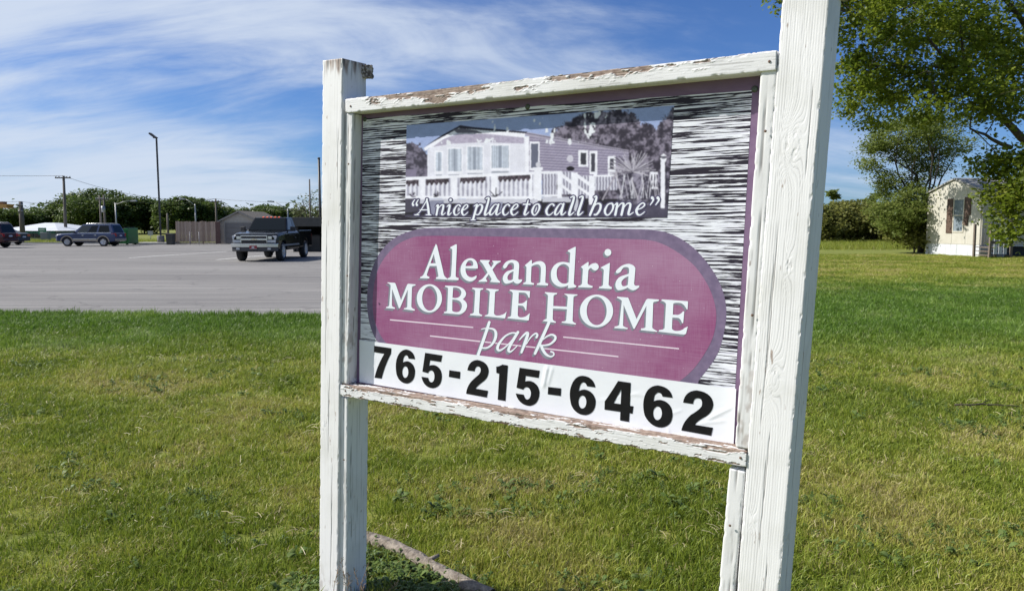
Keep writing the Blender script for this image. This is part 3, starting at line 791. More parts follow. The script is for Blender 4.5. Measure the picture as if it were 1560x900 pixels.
def rect(x0, y0, x1, y1, c): paint_((X > x0) & (X < x1) & (Yp > y0) & (Yp < y1), c)
def line(x0, y0, x1, y1, w, c):
    dx, dy = x1 - x0, y1 - y0; u = np.clip(((X - x0) * dx + (Yp - y0) * dy) / (dx * dx + dy * dy), 0, 1)
    paint_(np.hypot(X - x0 - u * dx, Yp - y0 - u * dy) < w / 2, c)
WHT, LAV, MAU, DRK, BLK = (0.80, 0.80, 0.88), (0.52, 0.48, 0.63), (0.30, 0.26, 0.39), (0.095, 0.085, 0.135), (0.030, 0.027, 0.045)
n_f = fbm(X * 0.35, Yp * 0.35, 3, 4); n_m = fbm(X * 0.12, Yp * 0.12, 8, 3); n_c = fbm(X * 0.9, Yp * 0.6, 14, 3)
tree_tone = np.clip((n_m - 0.42) * 2.6 + (n_f - .5) * 1.8 + .25, 0, 1) ** 1.5
def treeline(prof, c=DRK, c2=(0.27, 0.24, 0.34)):
    xs, ys = zip(*prof); top = np.interp(X, xs, ys) + (n_m - 0.5) * 16 + (n_c - .5) * 9
    m = (Yp > top) & (X > xs[0]) & (X < xs[-1]); paint_(m, c, c2, tree_tone)
treeline([(615, 222), (628, 216), (640, 222), (652, 240)])
treeline([(840, 200), (865, 184), (890, 176), (915, 168), (940, 168), (965, 172), (980, 190), (1000, 196), (1010, 182), (1030, 160)], (0.085, 0.072, 0.115), (0.33, 0.29, 0.39))
rect(618, 258, 634, 274, MAU)
# side wall with boards
poly([(806, 207), (958, 233), (958, 275), (806, 275)], (0.33, 0.29, 0.43))
sid = inpoly([(806, 207), (958, 233), (958, 275), (806, 275)]); yb = (Yp - 207 - (X - 806) * 0.06)
paint_(sid & ((yb % 4.2) < 1.2), (0.50, 0.46, 0.60))
poly([(800, 201), (958, 229), (958, 233), (800, 207)], (0.46, 0.42, 0.55))
line(800, 203, 958, 231, 1.0, (0.16, 0.14, 0.2))
# gable end
poly([(651, 229), (668, 215), (699, 203), (740, 203), (800, 209), (800, 275), (651, 275)], (0.72, 0.72, 0.82))
gm = inpoly([(660, 224), (676, 212), (699, 204), (740, 204), (798, 210), (798, 219), (740, 217), (690, 219)]); paint_(gm, (0.42, 0.37, 0.52), (0.55, 0.50, 0.64), np.clip(n_f * 1.4 - .2, 0, 1))
poly([(645, 226), (672, 209), (699, 195), (722, 197), (800, 203), (800, 210), (740, 203.5), (699, 202), (674, 213), (648, 230)], WHT)
poly([(648, 223), (672, 207), (701, 191), (722, 194), (804, 201), (800, 203.5), (722, 197.5), (699, 195.5), (672, 210)], (0.07, 0.065, 0.11))
poly([(690, 198), (703, 195.5), (726, 199), (735, 203), (697, 203)], (0.22, 0.21, 0.28))
for x0, y0, x1, y1 in ((664, 232, 673, 261), (683, 227, 703, 261), (712, 224, 735, 259), (749, 222, 775, 256)):
    rect(x0 - 2, y0 - 2, x1 + 2, y1 + 2, WHT)
    m = (X > x0) & (X < x1) & (Yp > y0) & (Yp < y1)
    cur = np.clip(0.62 + 0.26 * np.sin(X * 1.35 + np.sin(X * .4) * 2) + .35 * (n_f - .5), 0, 1) * sstep(0.0, 0.25, np.abs((X - x0) / (x1 - x0) - .48) + .05)
    paint_(m, (0.30, 0.34, 0.44), (0.66, 0.72, 0.84), cur)
    rect(x0, y1 + 5, x1, y1 + 11, (0.42, 0.44, 0.54)); rect(x0 - 2, y1 + 2, x1 + 2, y1 + 4, WHT)
rect(800, 208, 806, 268, WHT); rect(807, 216, 822, 260, WHT); rect(809, 219, 820, 256, (0.20, 0.22, 0.32))
rect(881, 229, 896, 254, WHT); rect(884.5, 233, 893, 251, (0.10, 0.10, 0.14))
rect(898, 230, 910, 266, WHT); rect(900.5, 234, 906.5, 262, (0.12, 0.12, 0.17))
rect(926, 238, 938, 268, WHT); rect(929, 242, 935, 258, (0.13, 0.13, 0.18))
paint_(np.hypot(X - 868.5, (Yp - 242) * .9) < 5, (0.62, 0.60, 0.70)); paint_(np.hypot((X - 869) * .6, Yp - 257) < 3.6, BLK)
# ground, plants and deck
rect(600, 303, 1030, 340, (0.060, 0.054, 0.080))
poly([(617, 296), (640, 300), (640, 322), (617, 324)], (0.13, 0.12, 0.18))
paint_((Yp > 262) & (X > 940) & (X < 1018), DRK, (0.36, 0.33, 0.44), tree_tone)
for x0, y0, x1, y1 in ((640, 303, 812, 310), (826, 300, 880, 308)): rect(x0, y0, x1, y1, (0.60, 0.60, 0.70))
# front railing
rail_y = lambda x: 272.5 - (x - 617) * 0.045
top = rail_y(X)
zone = (X > 617) & (X < 822) & (Yp > top + 2) & (Yp < 301)
paint_(zone, (0.33, 0.31, 0.43), (0.60, 0.60, 0.72), n_m)
paint_(zone & ((X % 7.0) < 4.0), (0.74, 0.74, 0.83))
paint_((X > 617) & (X < 822) & (np.abs(Yp - top) < 2.2), WHT); paint_((X > 617) & (X < 822) & (np.abs(Yp - 300.5 - (X - 617) * .004) < 2.0), WHT)
for x0, x1 in ((641, 648), (688, 696), (748, 757), (806, 811)): paint_((X > x0) & (X < x1) & (Yp > top) & (Yp < 304), WHT)
for x0, x1 in ((618, 638), (649, 684), (701, 740), (759, 808)):
    bt = top + 2.5; m = (X > x0) & (X < x1) & (Yp > bt) & (Yp < bt + 7.5 + 2 * np.sin(X * .9))
    paint_(m, (0.055, 0.040, 0.060), (0.26, 0.20, 0.26), np.clip((n_c - .35) * 2.5, 0, 1))
rect(814, 258, 825, 306, WHT); rect(812, 255, 827, 259, WHT); paint_(np.hypot(X - 820, Yp - 251) < 4, (0.62, 0.62, 0.7))
# stair railing
for x0, x1, ya, yb_ in ((826, 848, 264, 299), (856, 872, 262, 296), (880, 898, 268, 302), (905, 940, 268, 290)):
    m = (X > x0) & (X < x1) & (Yp > ya) & (Yp < yb_); paint_(m, (0.30, 0.28, 0.40)); paint_(m & ((X % 4.6) < 2.6), (0.66, 0.66, 0.76))
for x0, y0, x1, y1, w in ((826, 263, 850, 263, 4), (826, 298, 850, 298, 3), (852, 264, 876, 282, 5), (852, 280, 876, 298, 4), (880, 268, 902, 284, 5), (880, 284, 900, 298, 4), (905, 268, 940, 268, 3)):
    line(x0, y0, x1, y1, w, WHT)
for x0, y0, x1, y1 in ((849, 261, 856, 302), (871, 263, 880, 300), (897, 268, 906, 318), (990, 262, 1002, 288)): rect(x0, y0, x1, y1, WHT)
for x in (992, 996.5, 1000): rect(x, 266, x + 1.8, 285, DRK)
r_ = random.Random(4)
for k in range(150):
    a_ = r_.uniform(-math.pi * 1.12, 0.12 * math.pi); ln = r_.uniform(10, 38); g = r_.choice([(0.50, 0.47, 0.56), (0.36, 0.33, 0.42), (0.16, 0.14, 0.2), (0.62, 0.6, 0.68)])
    line(964, 262, 964 + ln * math.cos(a_), 260 + ln * 0.85 * math.sin(a_), 1.0, g)
for k in range(26):
    x = 940 + r_.uniform(0, 60); line(x, 268 + r_.uniform(-6, 8), x + r_.uniform(-10, 10), 302, 1.0, r_.choice([(0.58, 0.55, 0.64), (0.7, 0.7, 0.78), DRK]))
line(940, 262, 918, 304, 2.4, (0.46, 0.42, 0.50)); line(938, 262, 948, 302, 2.0, (0.55, 0.52, 0.60)); line(962, 272, 972, 304, 2.0, (0.55, 0.52, 0.6))
rect(1006.5, 246, 1013, 317, WHT); poly([(1005, 241), (1016, 241), (1014, 247), (1008, 247)], WHT); rect(1008.5, 236.5, 1013.5, 242, (0.2, 0.2, 0.26)); poly([(1006, 238), (1011, 234), (1016, 238)], WHT)
for x in (628, 665, 755):
    for k in range(14):
        a_ = r_.uniform(-math.pi, 0); ln = r_.uniform(5, 17 if x == 755 else 9); line(x, 300, x + ln * .7 * math.cos(a_), 300 + ln * math.sin(a_), 1.0, r_.choice([DRK, (0.35, 0.32, 0.42), BLK]))
poly([(652, 306), (676, 305), (674, 331), (654, 331)], (0.33, 0.34, 0.48)); poly([(741, 308), (766, 308), (763, 331), (744, 331)], (0.36, 0.37, 0.52))
for x in (697, 812, 874): rect(x, 304, x + 7, 331, (0.62, 0.62, 0.72))
paint_((X > 895) & (Yp > 312), (0.115, 0.10, 0.175), (0.17, 0.155, 0.235), n_m)
rect(1006.5, 300, 1012.5, 317, WHT)
paint_((Yp > 327.5), (0.095, 0.085, 0.15), (0.15, 0.135, 0.21), n_m)
# flaked ink along the top
for cx, cy, sx, sy, seed in ((838, 208, 8, 17, 3), (872, 217, 14, 5, 5), (900, 198, 9, 22, 7), (905, 176, 16, 8, 9), (681, 218, 9, 4, 11), (740, 214, 14, 4, 13), (772, 196, 4, 16, 15), (752, 202, 3, 18, 17), (822, 186, 10, 6, 19)):
    q = np.exp(-(((X - cx) / sx) ** 2 + ((Yp - cy) / sy) ** 2)); nn_ = fbm(X * 0.22, Yp * 0.12, 30 + seed, 4)
    paint_(((q * 0.30 + nn_) > 0.80) & (q > .22), (0.74, 0.76, 0.82))
# random uneven tone over the whole picture, then a slight print blur
PIC *= (0.93 + 0.14 * n_m)[..., None]
for _ in range(2):
    Q = PIC.copy(); Q[1:-1] = (PIC[:-2] + 2 * PIC[1:-1] + PIC[2:]) / 4; PIC = Q.copy(); PIC[:, 1:-1] = (Q[:, :-2] + 2 * Q[:, 1:-1] + Q[:, 2:]) / 4
PIC = np.clip(PIC, 0, 1) ** 1.42 * np.array((1.08, 1.08, 1.06))
PIC = PIC * .68 + PIC.mean(-1, keepdims=True) * np.array((.97, .98, 1.10)) * .32
PIC = PIC * (0.95 + 0.1 * (vnoise(X * .8, Yp * .8, 77)[..., None]))
V = np.array([trace(a_, b_, PD - 0.0012) - SB for a_, b_ in zip(X.ravel(), Yp.ravel())])
ii = (np.arange(nv - 1)[:, None] * nu + np.arange(nu - 1)[None]).ravel()
m_, t_, b_ = new_mat('two_tone_photo_print')
an = t_.nodes.new('ShaderNodeAttribute'); an.attribute_name = 'ink'; t_.links.new(an.outputs['Color'], b_.inputs['Base Color']); b_.inputs['Roughness'].default_value = 0.55; b_.inputs['Specular IOR Level'].default_value = .18
me = np_mesh('photo_print', V, np.stack([ii, ii + nu, ii + nu + 1, ii + 1], -1), [m_])
vcol(me, 'ink', np.clip(PIC.reshape(-1, 3), 0, 1))
link('photo_print', me, panel)

# ---- slogan in a broad-nib italic; every letter is a few pen strokes in a box 0..1, x-height 1
IT = {
 'A': [[(-.05, 0, .5), (.25, .35, .5), (.78, 1.55, .7)], [(.72, 1.55, 1), (.82, .8, 1.5), (.88, .05, 1.5)], [(.25, .5, .6), (.84, .5, .6)], [(-.12, .02, .6), (.16, .02, .6)], [(.68, .02, .6), (1.02, .02, .6)]],
 'n': [[(.02, .82, .5), (.2, .98, .8), (.22, .8, 1.3), (.06, .02, 1.3)], [(.14, .45, .4), (.5, .9, .6), (.78, .95, 1.1), (.76, .65, 1.3), (.62, .12, 1.2), (.75, .03, .7), (1., .2, .4)]],
 'i': [[(.0, .8, .5), (.45, .98, .9), (.5, .8, 1.4), (.22, .12, 1.3), (.4, .02, .8), (.85, .22, .4)], [(.66, 1.42, 1.7), (.69, 1.44, 1.7)]],
 'c': [[(.92, .84, 1.1), (.75, .97, .7), (.4, .82, .8), (.1, .4, 1.4), (.2, .05, 1.1), (.5, .02, .6), (.85, .25, .4)]],
 'e': [[(.15, .42, .5), (.6, .58, .6), (.88, .82, .8), (.72, .98, .7), (.38, .8, .8), (.1, .38, 1.4), (.22, .05, 1.1), (.5, .02, .6), (.88, .26, .4)]],
 'p': [[(.22, .82, .5), (.45, .98, .8), (.44, .8, 1.3), (.12, -.42, 1.3)], [(-.05, -.45, .6), (.3, -.45, .6)], [(.38, .55, .4), (.68, .95, .7), (.92, .85, 1.3), (.85, .45, 1.3), (.6, .05, .8), (.28, .08, .5)]],
 'l': [[(.35, 1.5, .6), (.72, 1.58, 1.), (.65, 1.2, 1.3), (.2, .15, 1.4), (.35, .02, .9), (.75, .25, .4)]],
 'a': [[(.75, .92, .6), (.5, .95, .6), (.18, .5, 1.2), (.08, .12, 1.2), (.22, .03, .8), (.48, .3, .5), (.8, .95, .6)], [(.82, .98, 1.), (.66, .4, 1.4), (.62, .08, 1.2), (.75, .03, .7), (1., .25, .4)]],
 't': [[(.72, 1.32, .6), (.5, .7, 1.3), (.25, .12, 1.3), (.42, .02, .8), (.8, .25, .4)], [(.1, .95, .7), (.95, .95, .8)]],
 'o': [[(.72, .97, .7), (.38, .85, .8), (.1, .38, 1.3), (.2, .05, 1.), (.48, .03, .7), (.82, .4, .9), (.92, .75, 1.2), (.78, .96, .9), (.62, .94, .6)]],
 'h': [[(.38, 1.5, .6), (.55, 1.58, .9), (.5, 1.2, 1.3), (.06, .0, 1.3)], [(.25, .5, .4), (.55, .92, .6), (.85, .9, 1.2), (.84, .5, 1.3), (.6, .08, 1.1), (.4, .03, .9)]],
 'm': [[(.0, .82, .5), (.12, .98, .8), (.13, .8, 1.2), (.03, .02, 1.3)], [(.08, .45, .4), (.3, .9, .6), (.46, .95, 1.1), (.46, .7, 1.3), (.36, .02, 1.3)], [(.42, .45, .4), (.64, .9, .6), (.82, .95, 1.1), (.82, .65, 1.3), (.73, .12, 1.2), (.8, .03, .7), (1., .22, .4)]],
 '<': [[(.42, 1.5, .5), (.1, 1.15, .9), (.2, .98, 1.7)], [(.98, 1.5, .5), (.68, 1.15, .9), (.76, .98, 1.7)]],
 '>': [[(.25, 1.38, 1.7), (.36, 1.2, .9), (.05, .82, .5)], [(.84, 1.38, 1.7), (.95, 1.2, .9), (.62, .82, .5)]]}
SLOGAN = [('<', 627.5, 637.5), ('A', 634.5, 656), ('n', 664, 678.5), ('i', 681, 689), ('c', 690.5, 702), ('e', 702.5, 714), ('p', 718.5, 736), ('l', 736.5, 747.5), ('a', 744.5, 763), ('c', 765, 777), ('e', 777.5, 790.5),
          ('t', 796, 808), ('o', 809.5, 823), ('c', 831, 845), ('a', 844, 862), ('l', 864.5, 878), ('l', 878, 891.5), ('h', 897.5, 917.5), ('o', 920, 935.5), ('m', 936.5, 965), ('e', 968, 984), ('>', 990, 1004.5)]
fr_, bk_ = [], []
for ch, x0, x1 in SLOGAN:
    mid = (x0 + x1) / 2; xh = 15.6 + (mid - 640) / 345 * 3.2; base = 327.6
    for st in IT[ch]:
        s_ = [(x0 + px * (x1 - x0), base - py * xh, pw * 2.25 * (0.9 + (mid - 640) / 345 * 0.25)) for px, py, pw in st]
        fr_ += ribbon_polys(s_, 0.1); bk_ += ribbon_polys(s_, 2.0)
M_halo = print_mat('slate_outline_print', lambda n, r, m, a: m(r(n(1, 60, 60), .35, .7), (0.085, 0.075, 0.145), (0.11, 0.10, 0.18)))
flat('slogan_outline', bk_, PD - 0.0017, M_halo, panel)
flat('slogan', fr_, PD - 0.0020, M_letter, panel)
# ------------------------------------------------------------------ ground
def ground_mat(name, cols, scale, bump=0.3, rough=0.95, streak=(1, 1, 1), lo=.3, hi=.7, s2=0.12):
    m, t, b = new_mat(name)
    tcn = t.nodes.new('ShaderNodeTexCoord'); mp = t.nodes.new('ShaderNodeMapping'); mp.inputs['Scale'].default_value = streak
    t.links.new(tcn.outputs['Object'], mp.inputs[0])
    n = t.nodes.new('ShaderNodeTexNoise'); n.inputs['Scale'].default_value = scale; n.inputs['Detail'].default_value = 8; n.inputs['Roughness'].default_value = .65
    t.links.new(mp.outputs[0], n.inputs['Vector'])
    r = t.nodes.new('ShaderNodeValToRGB'); t.links.new(n.outputs['Fac'], r.inputs[0])
    r.color_ramp.elements[0].position = lo; r.color_ramp.elements[0].color = (*cols[0], 1)
    r.color_ramp.elements[1].position = hi; r.color_ramp.elements[1].color = (*cols[1], 1)
    n2 = t.nodes.new('ShaderNodeTexNoise'); n2.inputs['Scale'].default_value = s2; n2.inputs['Detail'].default_value = 5
    t.links.new(mp.outputs[0], n2.inputs['Vector'])
    r2 = t.nodes.new('ShaderNodeMapRange'); r2.inputs[1].default_value = .38; r2.inputs[2].default_value = .62
    t.links.new(n2.outputs['Fac'], r2.inputs[0])
    mx = t.nodes.new('ShaderNodeMixRGB'); t.links.new(r2.outputs[0], mx.inputs[0]); t.links.new(r.outputs[0], mx.inputs[1])
    mm = t.nodes.new('ShaderNodeMixRGB'); mm.blend_type = 'MULTIPLY'; mm.inputs[0].default_value = 1; t.links.new(r.outputs[0], mm.inputs[1]); mm.inputs[2].default_value = (*cols[2], 1)
    t.links.new(mm.outputs[0], mx.inputs[2])
    wv = t.nodes.new('ShaderNodeTexWave'); wv.bands_direction = 'Y'; wv.inputs['Scale'].default_value = .32; wv.inputs['Distortion'].default_value = 2.2; wv.inputs['Detail'].default_value = 3; wv.inputs['Detail Scale'].default_value = .4
    mw_ = t.nodes.new('ShaderNodeMapping'); mw_.inputs['Rotation'].default_value = (0, 0, .12); t.links.new(tcn.outputs['Object'], mw_.inputs[0]); t.links.new(mw_.outputs[0], wv.inputs['Vector'])
    st = t.nodes.new('ShaderNodeMixRGB'); st.blend_type = 'MULTIPLY'; t.links.new(wv.outputs['Fac'], st.inputs[0]); t.links.new(mx.outputs[0], st.inputs[1]); st.inputs[2].default_value = (0.84, 0.90, 0.86, 1)
    t.links.new(st.outputs[0], b.inputs['Base Color'])
    b.inputs['Roughness'].default_value = rough; b.inputs['Specular IOR Level'].default_value = 0.25
    if bump:
        bp = t.nodes.new('ShaderNodeBump'); bp.inputs['Strength'].default_value = bump; bp.inputs['Distance'].default_value = .03
        t.links.new(n.outputs['Fac'], bp.inputs['Height']); t.links.new(bp.outputs[0], b.inputs['Normal'])
    return m
M_lawn = ground_mat('mown_lawn', ((0.125, 0.155, 0.027), (0.228, 0.238, 0.054), (0.90, 0.80, 0.78)), 3.0, 0.5, streak=(0.45, 1, 1), s2=0.16)
mb = MB(); mb.add([(-900, -30, 0), (900, -30, 0), (900, 1500, 0), (-900, 1500, 0)], [[0, 1, 2, 3]])
tag(mb.build('lawn', M_lawn), kind='structure')

def asphalt():
    m, t, b = new_mat('worn_asphalt')
    tcn = t.nodes.new('ShaderNodeTexCoord')
    def noise(scale, st, detail=6, rough=.6):
        mp = t.nodes.new('ShaderNodeMapping'); mp.inputs['Scale'].default_value = st; t.links.new(tcn.outputs['Object'], mp.inputs[0])
        n = t.nodes.new('ShaderNodeTexNoise'); n.inputs['Scale'].default_value = scale; n.inputs['Detail'].default_value = detail; n.inputs['Roughness'].default_value = rough
        t.links.new(mp.outputs[0], n.inputs['Vector']); return n.outputs['Fac']
    def mr(x, a, b_, c=0., d_=1.):
        r = t.nodes.new('ShaderNodeMapRange'); t.links.new(x, r.inputs[0])
        for i, v in enumerate((a, b_, c, d_)): r.inputs[i + 1].default_value = v
        return r.outputs[0]
    def mix(f, a, b_, mode='MIX'):
        n = t.nodes.new('ShaderNodeMixRGB'); n.blend_type = mode
        for i, x in enumerate((f, a, b_)):
            if isinstance(x, tuple): n.inputs[i].default_value = (*x, 1)
            elif isinstance(x, float): n.inputs[i].default_value = x
            else: t.links.new(x, n.inputs[i])
        return n.outputs[0]
    c = mix(mr(noise(45, (1, 1, 1)), .3, .7), (0.172, 0.166, 0.162), (0.236, 0.228, 0.222))
    c = mix(mr(noise(.22, (.22, 1.3, 1)), .40, .62), c, mix(1.0, c, (0.80, 0.80, 0.81), 'MULTIPLY'))      # wheel-worn lanes
    c = mix(mr(noise(1.6, (.08, 1.8, 1), 6), .50, .66), c, mix(1.0, c, (1.42, 1.40, 1.37), 'MULTIPLY'))
    c = mix(mr(noise(.9, (1, 1, 1), 4), .64, .72, 0, .55), c, (0.085, 0.083, 0.085))                       # oil
    v = t.nodes.new('ShaderNodeTexVoronoi'); v.feature = 'DISTANCE_TO_EDGE'; v.inputs['Scale'].default_value = .24
    mpv = t.nodes.new('ShaderNodeMapping'); t.links.new(tcn.outputs['Object'], mpv.inputs[0])
    nd = t.nodes.new('ShaderNodeTexNoise'); nd.inputs['Scale'].default_value = 1.1; nd.inputs['Detail'].default_value = 5; t.links.new(tcn.outputs['Object'], nd.inputs['Vector'])
    ad = t.nodes.new('ShaderNodeMixRGB'); ad.blend_type = 'ADD'; ad.inputs[0].default_value = 1.6; t.links.new(mpv.outputs[0], ad.inputs[1]); t.links.new(nd.outputs['Color'], ad.inputs[2])
    t.links.new(ad.outputs[0], v.inputs['Vector'])
    c = mix(mr(v.outputs['Distance'], .003, .010, .32, 0.), c, (0.07, 0.068, 0.068))                        # cracks
    t.links.new(c, b.inputs['Base Color']); b.inputs['Roughness'].default_value = .92; b.inputs['Specular IOR Level'].default_value = .2
    bp = t.nodes.new('ShaderNodeBump'); bp.inputs['Strength'].default_value = .35; bp.inputs['Distance'].default_value = .01
    t.links.new(noise(60, (1, 1, 1), 3), bp.inputs['Height']); t.links.new(bp.outputs[0], b.inputs['Normal'])
    return m
LOT_FAR = gnd(200, 371.5).y
e0, e1, e2 = gnd(-200, 476.5), gnd(490, 483), gnd(690, 485)
edge_pts = [e0 + (e1 - e0) * k / 40 + Vector((0, rng.uniform(-.05, .05), 0)) for k in range(40)] + [e1, e2]
lot_pts = [(p.x, p.y, .006) for p in edge_pts] + [(e2.x + .3, e2.y + 2, .006), (e2.x + .3, LOT_FAR, .006), (-140, LOT_FAR, .006), (-140, e0.y, .006)]
mb = MB(); mb.add(lot_pts, [list(range(len(lot_pts)))])
tag(mb.build('parking_lot', asphalt()), kind='structure')
M_line_paint = pm('worn_white_paint', (0.62, 0.62, 0.60), .8, (0.30, 0.29, 0.28), 3.0, lo=.5, hi=.75)
for (x0, y0, x1, y1) in ((196, 393.2, 268, 388.2), (268, 388.2, 347, 383.2), (330, 396.0, 402, 389.4)):
    a, b = gnd(x0, y0), gnd(x1, y1); d_ = (b - a).normalized(); n_ = Vector((-d_.y, d_.x, 0)) * .09
    mb = MB(); mb.add([(p.x, p.y, .011) for p in (a - n_, b - n_, b + n_, a + n_)], [[0, 1, 2, 3]])
    o = mb.build('painted_line', M_line_paint); tag(o, kind='structure')
# low concrete kerb where the lot meets the far verge
M_conc = pm('pale_concrete', (0.34, 0.33, 0.31), .9, (0.44, 0.43, 0.40), 4, bump=.2)
x0, x1 = xat(-300, LOT_FAR), xat(520, LOT_FAR)
kerb = MB(); kerb.box((x0, LOT_FAR, -.05), (x1, LOT_FAR + .18, .13))
tag(kerb.build('kerb', M_conc, bevel=.02), kind='structure')
x0, x1 = xat(213, LOT_FAR - 1), xat(268, LOT_FAR - 1)
mb = MB(); mb.box((x0, LOT_FAR - 2.2, 0), (x1, LOT_FAR - .004, .16)); tag(mb.build('pavement', M_conc, bevel=.03), kind='structure')

# ------------------------------------------------------------------ grass: real blades in clumps, scattered by geometry nodes
def blade_mat():
    m, t, b = new_mat('grass_blade')
    t.nodes.remove(b); out = t.nodes['Material Output']
    at_ = t.nodes.new('ShaderNodeAttribute'); at_.attribute_name = 'tint'; at_.attribute_type = 'INSTANCER'
    al = t.nodes.new('ShaderNodeAttribute'); al.attribute_name = 'lush'; al.attribute_type = 'INSTANCER'
    ab = t.nodes.new('ShaderNodeAttribute'); ab.attribute_name = 'br'
    r = t.nodes.new('ShaderNodeValToRGB'); e = r.color_ramp.elements
    e[0].position = 0.0; e[0].color = (0.112, 0.170, 0.017, 1)
    e[1].position = 0.40; e[1].color = (0.262, 0.322, 0.038, 1)
    for p_, c_ in ((0.66, (0.40, 0.40, 0.085)), (0.84, (0.38, 0.34, 0.11)), (1.0, (0.46, 0.39, 0.20))):
        q = e.new(p_); q.color = (*c_, 1)
    s1 = t.nodes.new('ShaderNodeMath'); s1.operation = 'MULTIPLY_ADD'; t.links.new(at_.outputs['Fac'], s1.inputs[0]); s1.inputs[1].default_value = .55; t.links.new(ab.outputs['Fac'], s1.inputs[2])
    t.links.new(s1.outputs[0], r.inputs[0])
    dk = t.nodes.new('ShaderNodeMixRGB'); dk.blend_type = 'MULTIPLY'; t.links.new(al.outputs['Fac'], dk.inputs[0]); t.links.new(r.outputs[0], dk.inputs[1]); dk.inputs[2].default_value = (0.58, 0.82, 0.80, 1)
    d1 = t.nodes.new('ShaderNodeBsdfPrincipled'); t.links.new(dk.outputs[0], d1.inputs['Base Color']); d1.inputs['Roughness'].default_value = .48; d1.inputs['Specular IOR Level'].default_value = .35
    tr = t.nodes.new('ShaderNodeBsdfTranslucent'); t.links.new(dk.outputs[0], tr.inputs['Color'])
    mx = t.nodes.new('ShaderNodeMixShader'); mx.inputs[0].default_value = .38
    t.links.new(d1.outputs[0], mx.inputs[1]); t.links.new(tr.outputs[0], mx.inputs[2]); t.links.new(mx.outputs[0], out.inputs['Surface'])
    return m
M_blade = blade_mat()
clumps = bpy.data.collections.new('grass_clumps')
def make_clump(i, nb, rad, h0, h1, flat_, straw):
    r_ = np.random.default_rng(100 + i); V = []; F = []; Bq = []
    for k in range(nb):
        a = r_.uniform(0, 2 * np.pi); rr = rad * math.sqrt(r_.uniform()); x, y = rr * math.cos(a), rr * math.sin(a)
        h = r_.uniform(h0, h1); lean = abs(r_.normal(0, .42)) + flat_; la = r_.uniform(0, 2 * np.pi); w = r_.uniform(.0016, .0030)
        dx, dy = math.cos(la), math.sin(la); fa = r_.uniform(0, np.pi); wx, wy = math.cos(fa) * w, math.sin(fa) * w
        b0 = r_.uniform(0, .42) if r_.uniform() > straw else r_.uniform(.5, 1.0)
        o = len(V)
        for t_, ww in ((0, 1.), (.55, .85), (1., .0)):
            bend = lean * t_ ** 1.6; zz_ = h * t_ * math.cos(min(bend, 1.4) * .75); q = h * t_ * math.sin(min(bend, 1.5))
            if ww: V += [(x + dx * q - wx * ww, y + dy * q - wy * ww, zz_), (x + dx * q + wx * ww, y + dy * q + wy * ww, zz_)]; Bq += [b0, b0]
            else: V.append((x + dx * q, y + dy * q, zz_)); Bq.append(b0)
        F += [(o, o + 1, o + 3), (o, o + 3, o + 2), (o + 2, o + 3, o + 4)]
    me = np_mesh('grass_clump', np.array(V), np.array(F), [M_blade]); vattr(me, 'br', Bq)
    o = bpy.data.objects.new('grass_clump', me); clumps.objects.link(o)
for i in range(5): make_clump(i, 30, .055, .025, .058, .12, .07)
for i in range(5, 7): make_clump(i, 26, .06, .02, .052, .45, .26)       # matted, with dead blades
make_clump(7, 16, .04, .04, .10, .1, .05)                              # a few longer tufts

def scatter_mod(o, coll):
    ng = bpy.data.node_groups.new('scatter', 'GeometryNodeTree')
    ng.interface.new_socket('Geometry', in_out='INPUT', socket_type='NodeSocketGeometry')
    ng.interface.new_socket('Geometry', in_out='OUTPUT', socket_type='NodeSocketGeometry')
    gi, go = ng.nodes.new('NodeGroupInput'), ng.nodes.new('NodeGroupOutput')
    mp = ng.nodes.new('GeometryNodeMeshToPoints'); ip = ng.nodes.new('GeometryNodeInstanceOnPoints'); ci = ng.nodes.new('GeometryNodeCollectionInfo')
    ci.inputs['Collection'].default_value = coll; ci.inputs['Separate Children'].default_value = True; ci.inputs['Reset Children'].default_value = True
    def na(nm, ty):
        n = ng.nodes.new('GeometryNodeInputNamedAttribute'); n.data_type = ty; n.inputs['Name'].default_value = nm; return n.outputs['Attribute']
    ip.inputs['Pick Instance'].default_value = True
    k = ng.links.new
    k(gi.outputs[0], mp.inputs[0]); k(mp.outputs[0], ip.inputs['Points']); k(ci.outputs[0], ip.inputs['Instance'])
    k(na('idx', 'INT'), ip.inputs['Instance Index']); k(na('rot', 'FLOAT_VECTOR'), ip.inputs['Rotation']); k(na('scl', 'FLOAT_VECTOR'), ip.inputs['Scale'])
    k(ip.outputs[0], go.inputs[0])
    md = o.modifiers.new('scatter', 'NODES'); md.node_group = ng
def points_obj(name, P, idx, rot, scl, extra, coll):
    me = bpy.data.meshes.new(name); me.vertices.add(len(P)); me.vertices.foreach_set('co', np.asarray(P, np.float32).ravel())
    a = me.attributes.new('idx', 'INT', 'POINT'); a.data.foreach_set('value', np.asarray(idx, np.int32))
    a = me.attributes.new('rot', 'FLOAT_VECTOR', 'POINT'); a.data.foreach_set('vector', np.asarray(rot, np.float32).ravel())
    a = me.attributes.new('scl', 'FLOAT_VECTOR', 'POINT'); a.data.foreach_set('vector', np.asarray(scl, np.float32).ravel())
    for k_, v_ in extra.items(): vattr(me, k_, v_)
    o = link(name, me); scatter_mod(o, coll); return o
def lot_edge(x):      # the y of the front edge of the asphalt
    return np.where(x < e2.x + .3, np.interp(x, [p.x for p in edge_pts], [p.y for p in edge_pts]), 1e9)
NG = 92000
u_ = rng.uniform(0, 1, NG); y0_, y1_ = math.sqrt(2.5), math.sqrt(42.0)
gy = (y0_ + (y1_ - y0_) * u_) ** 2
gx = rng.uniform(-1, 1, NG) * (0.74 * gy + .9)
edge_n = 0.10 * (fbm(gx * 3, gx * 0, 4, 3) - .3)
keep = (gy < lot_edge(gx) + edge_n)
inpost = np.zeros(NG, bool)
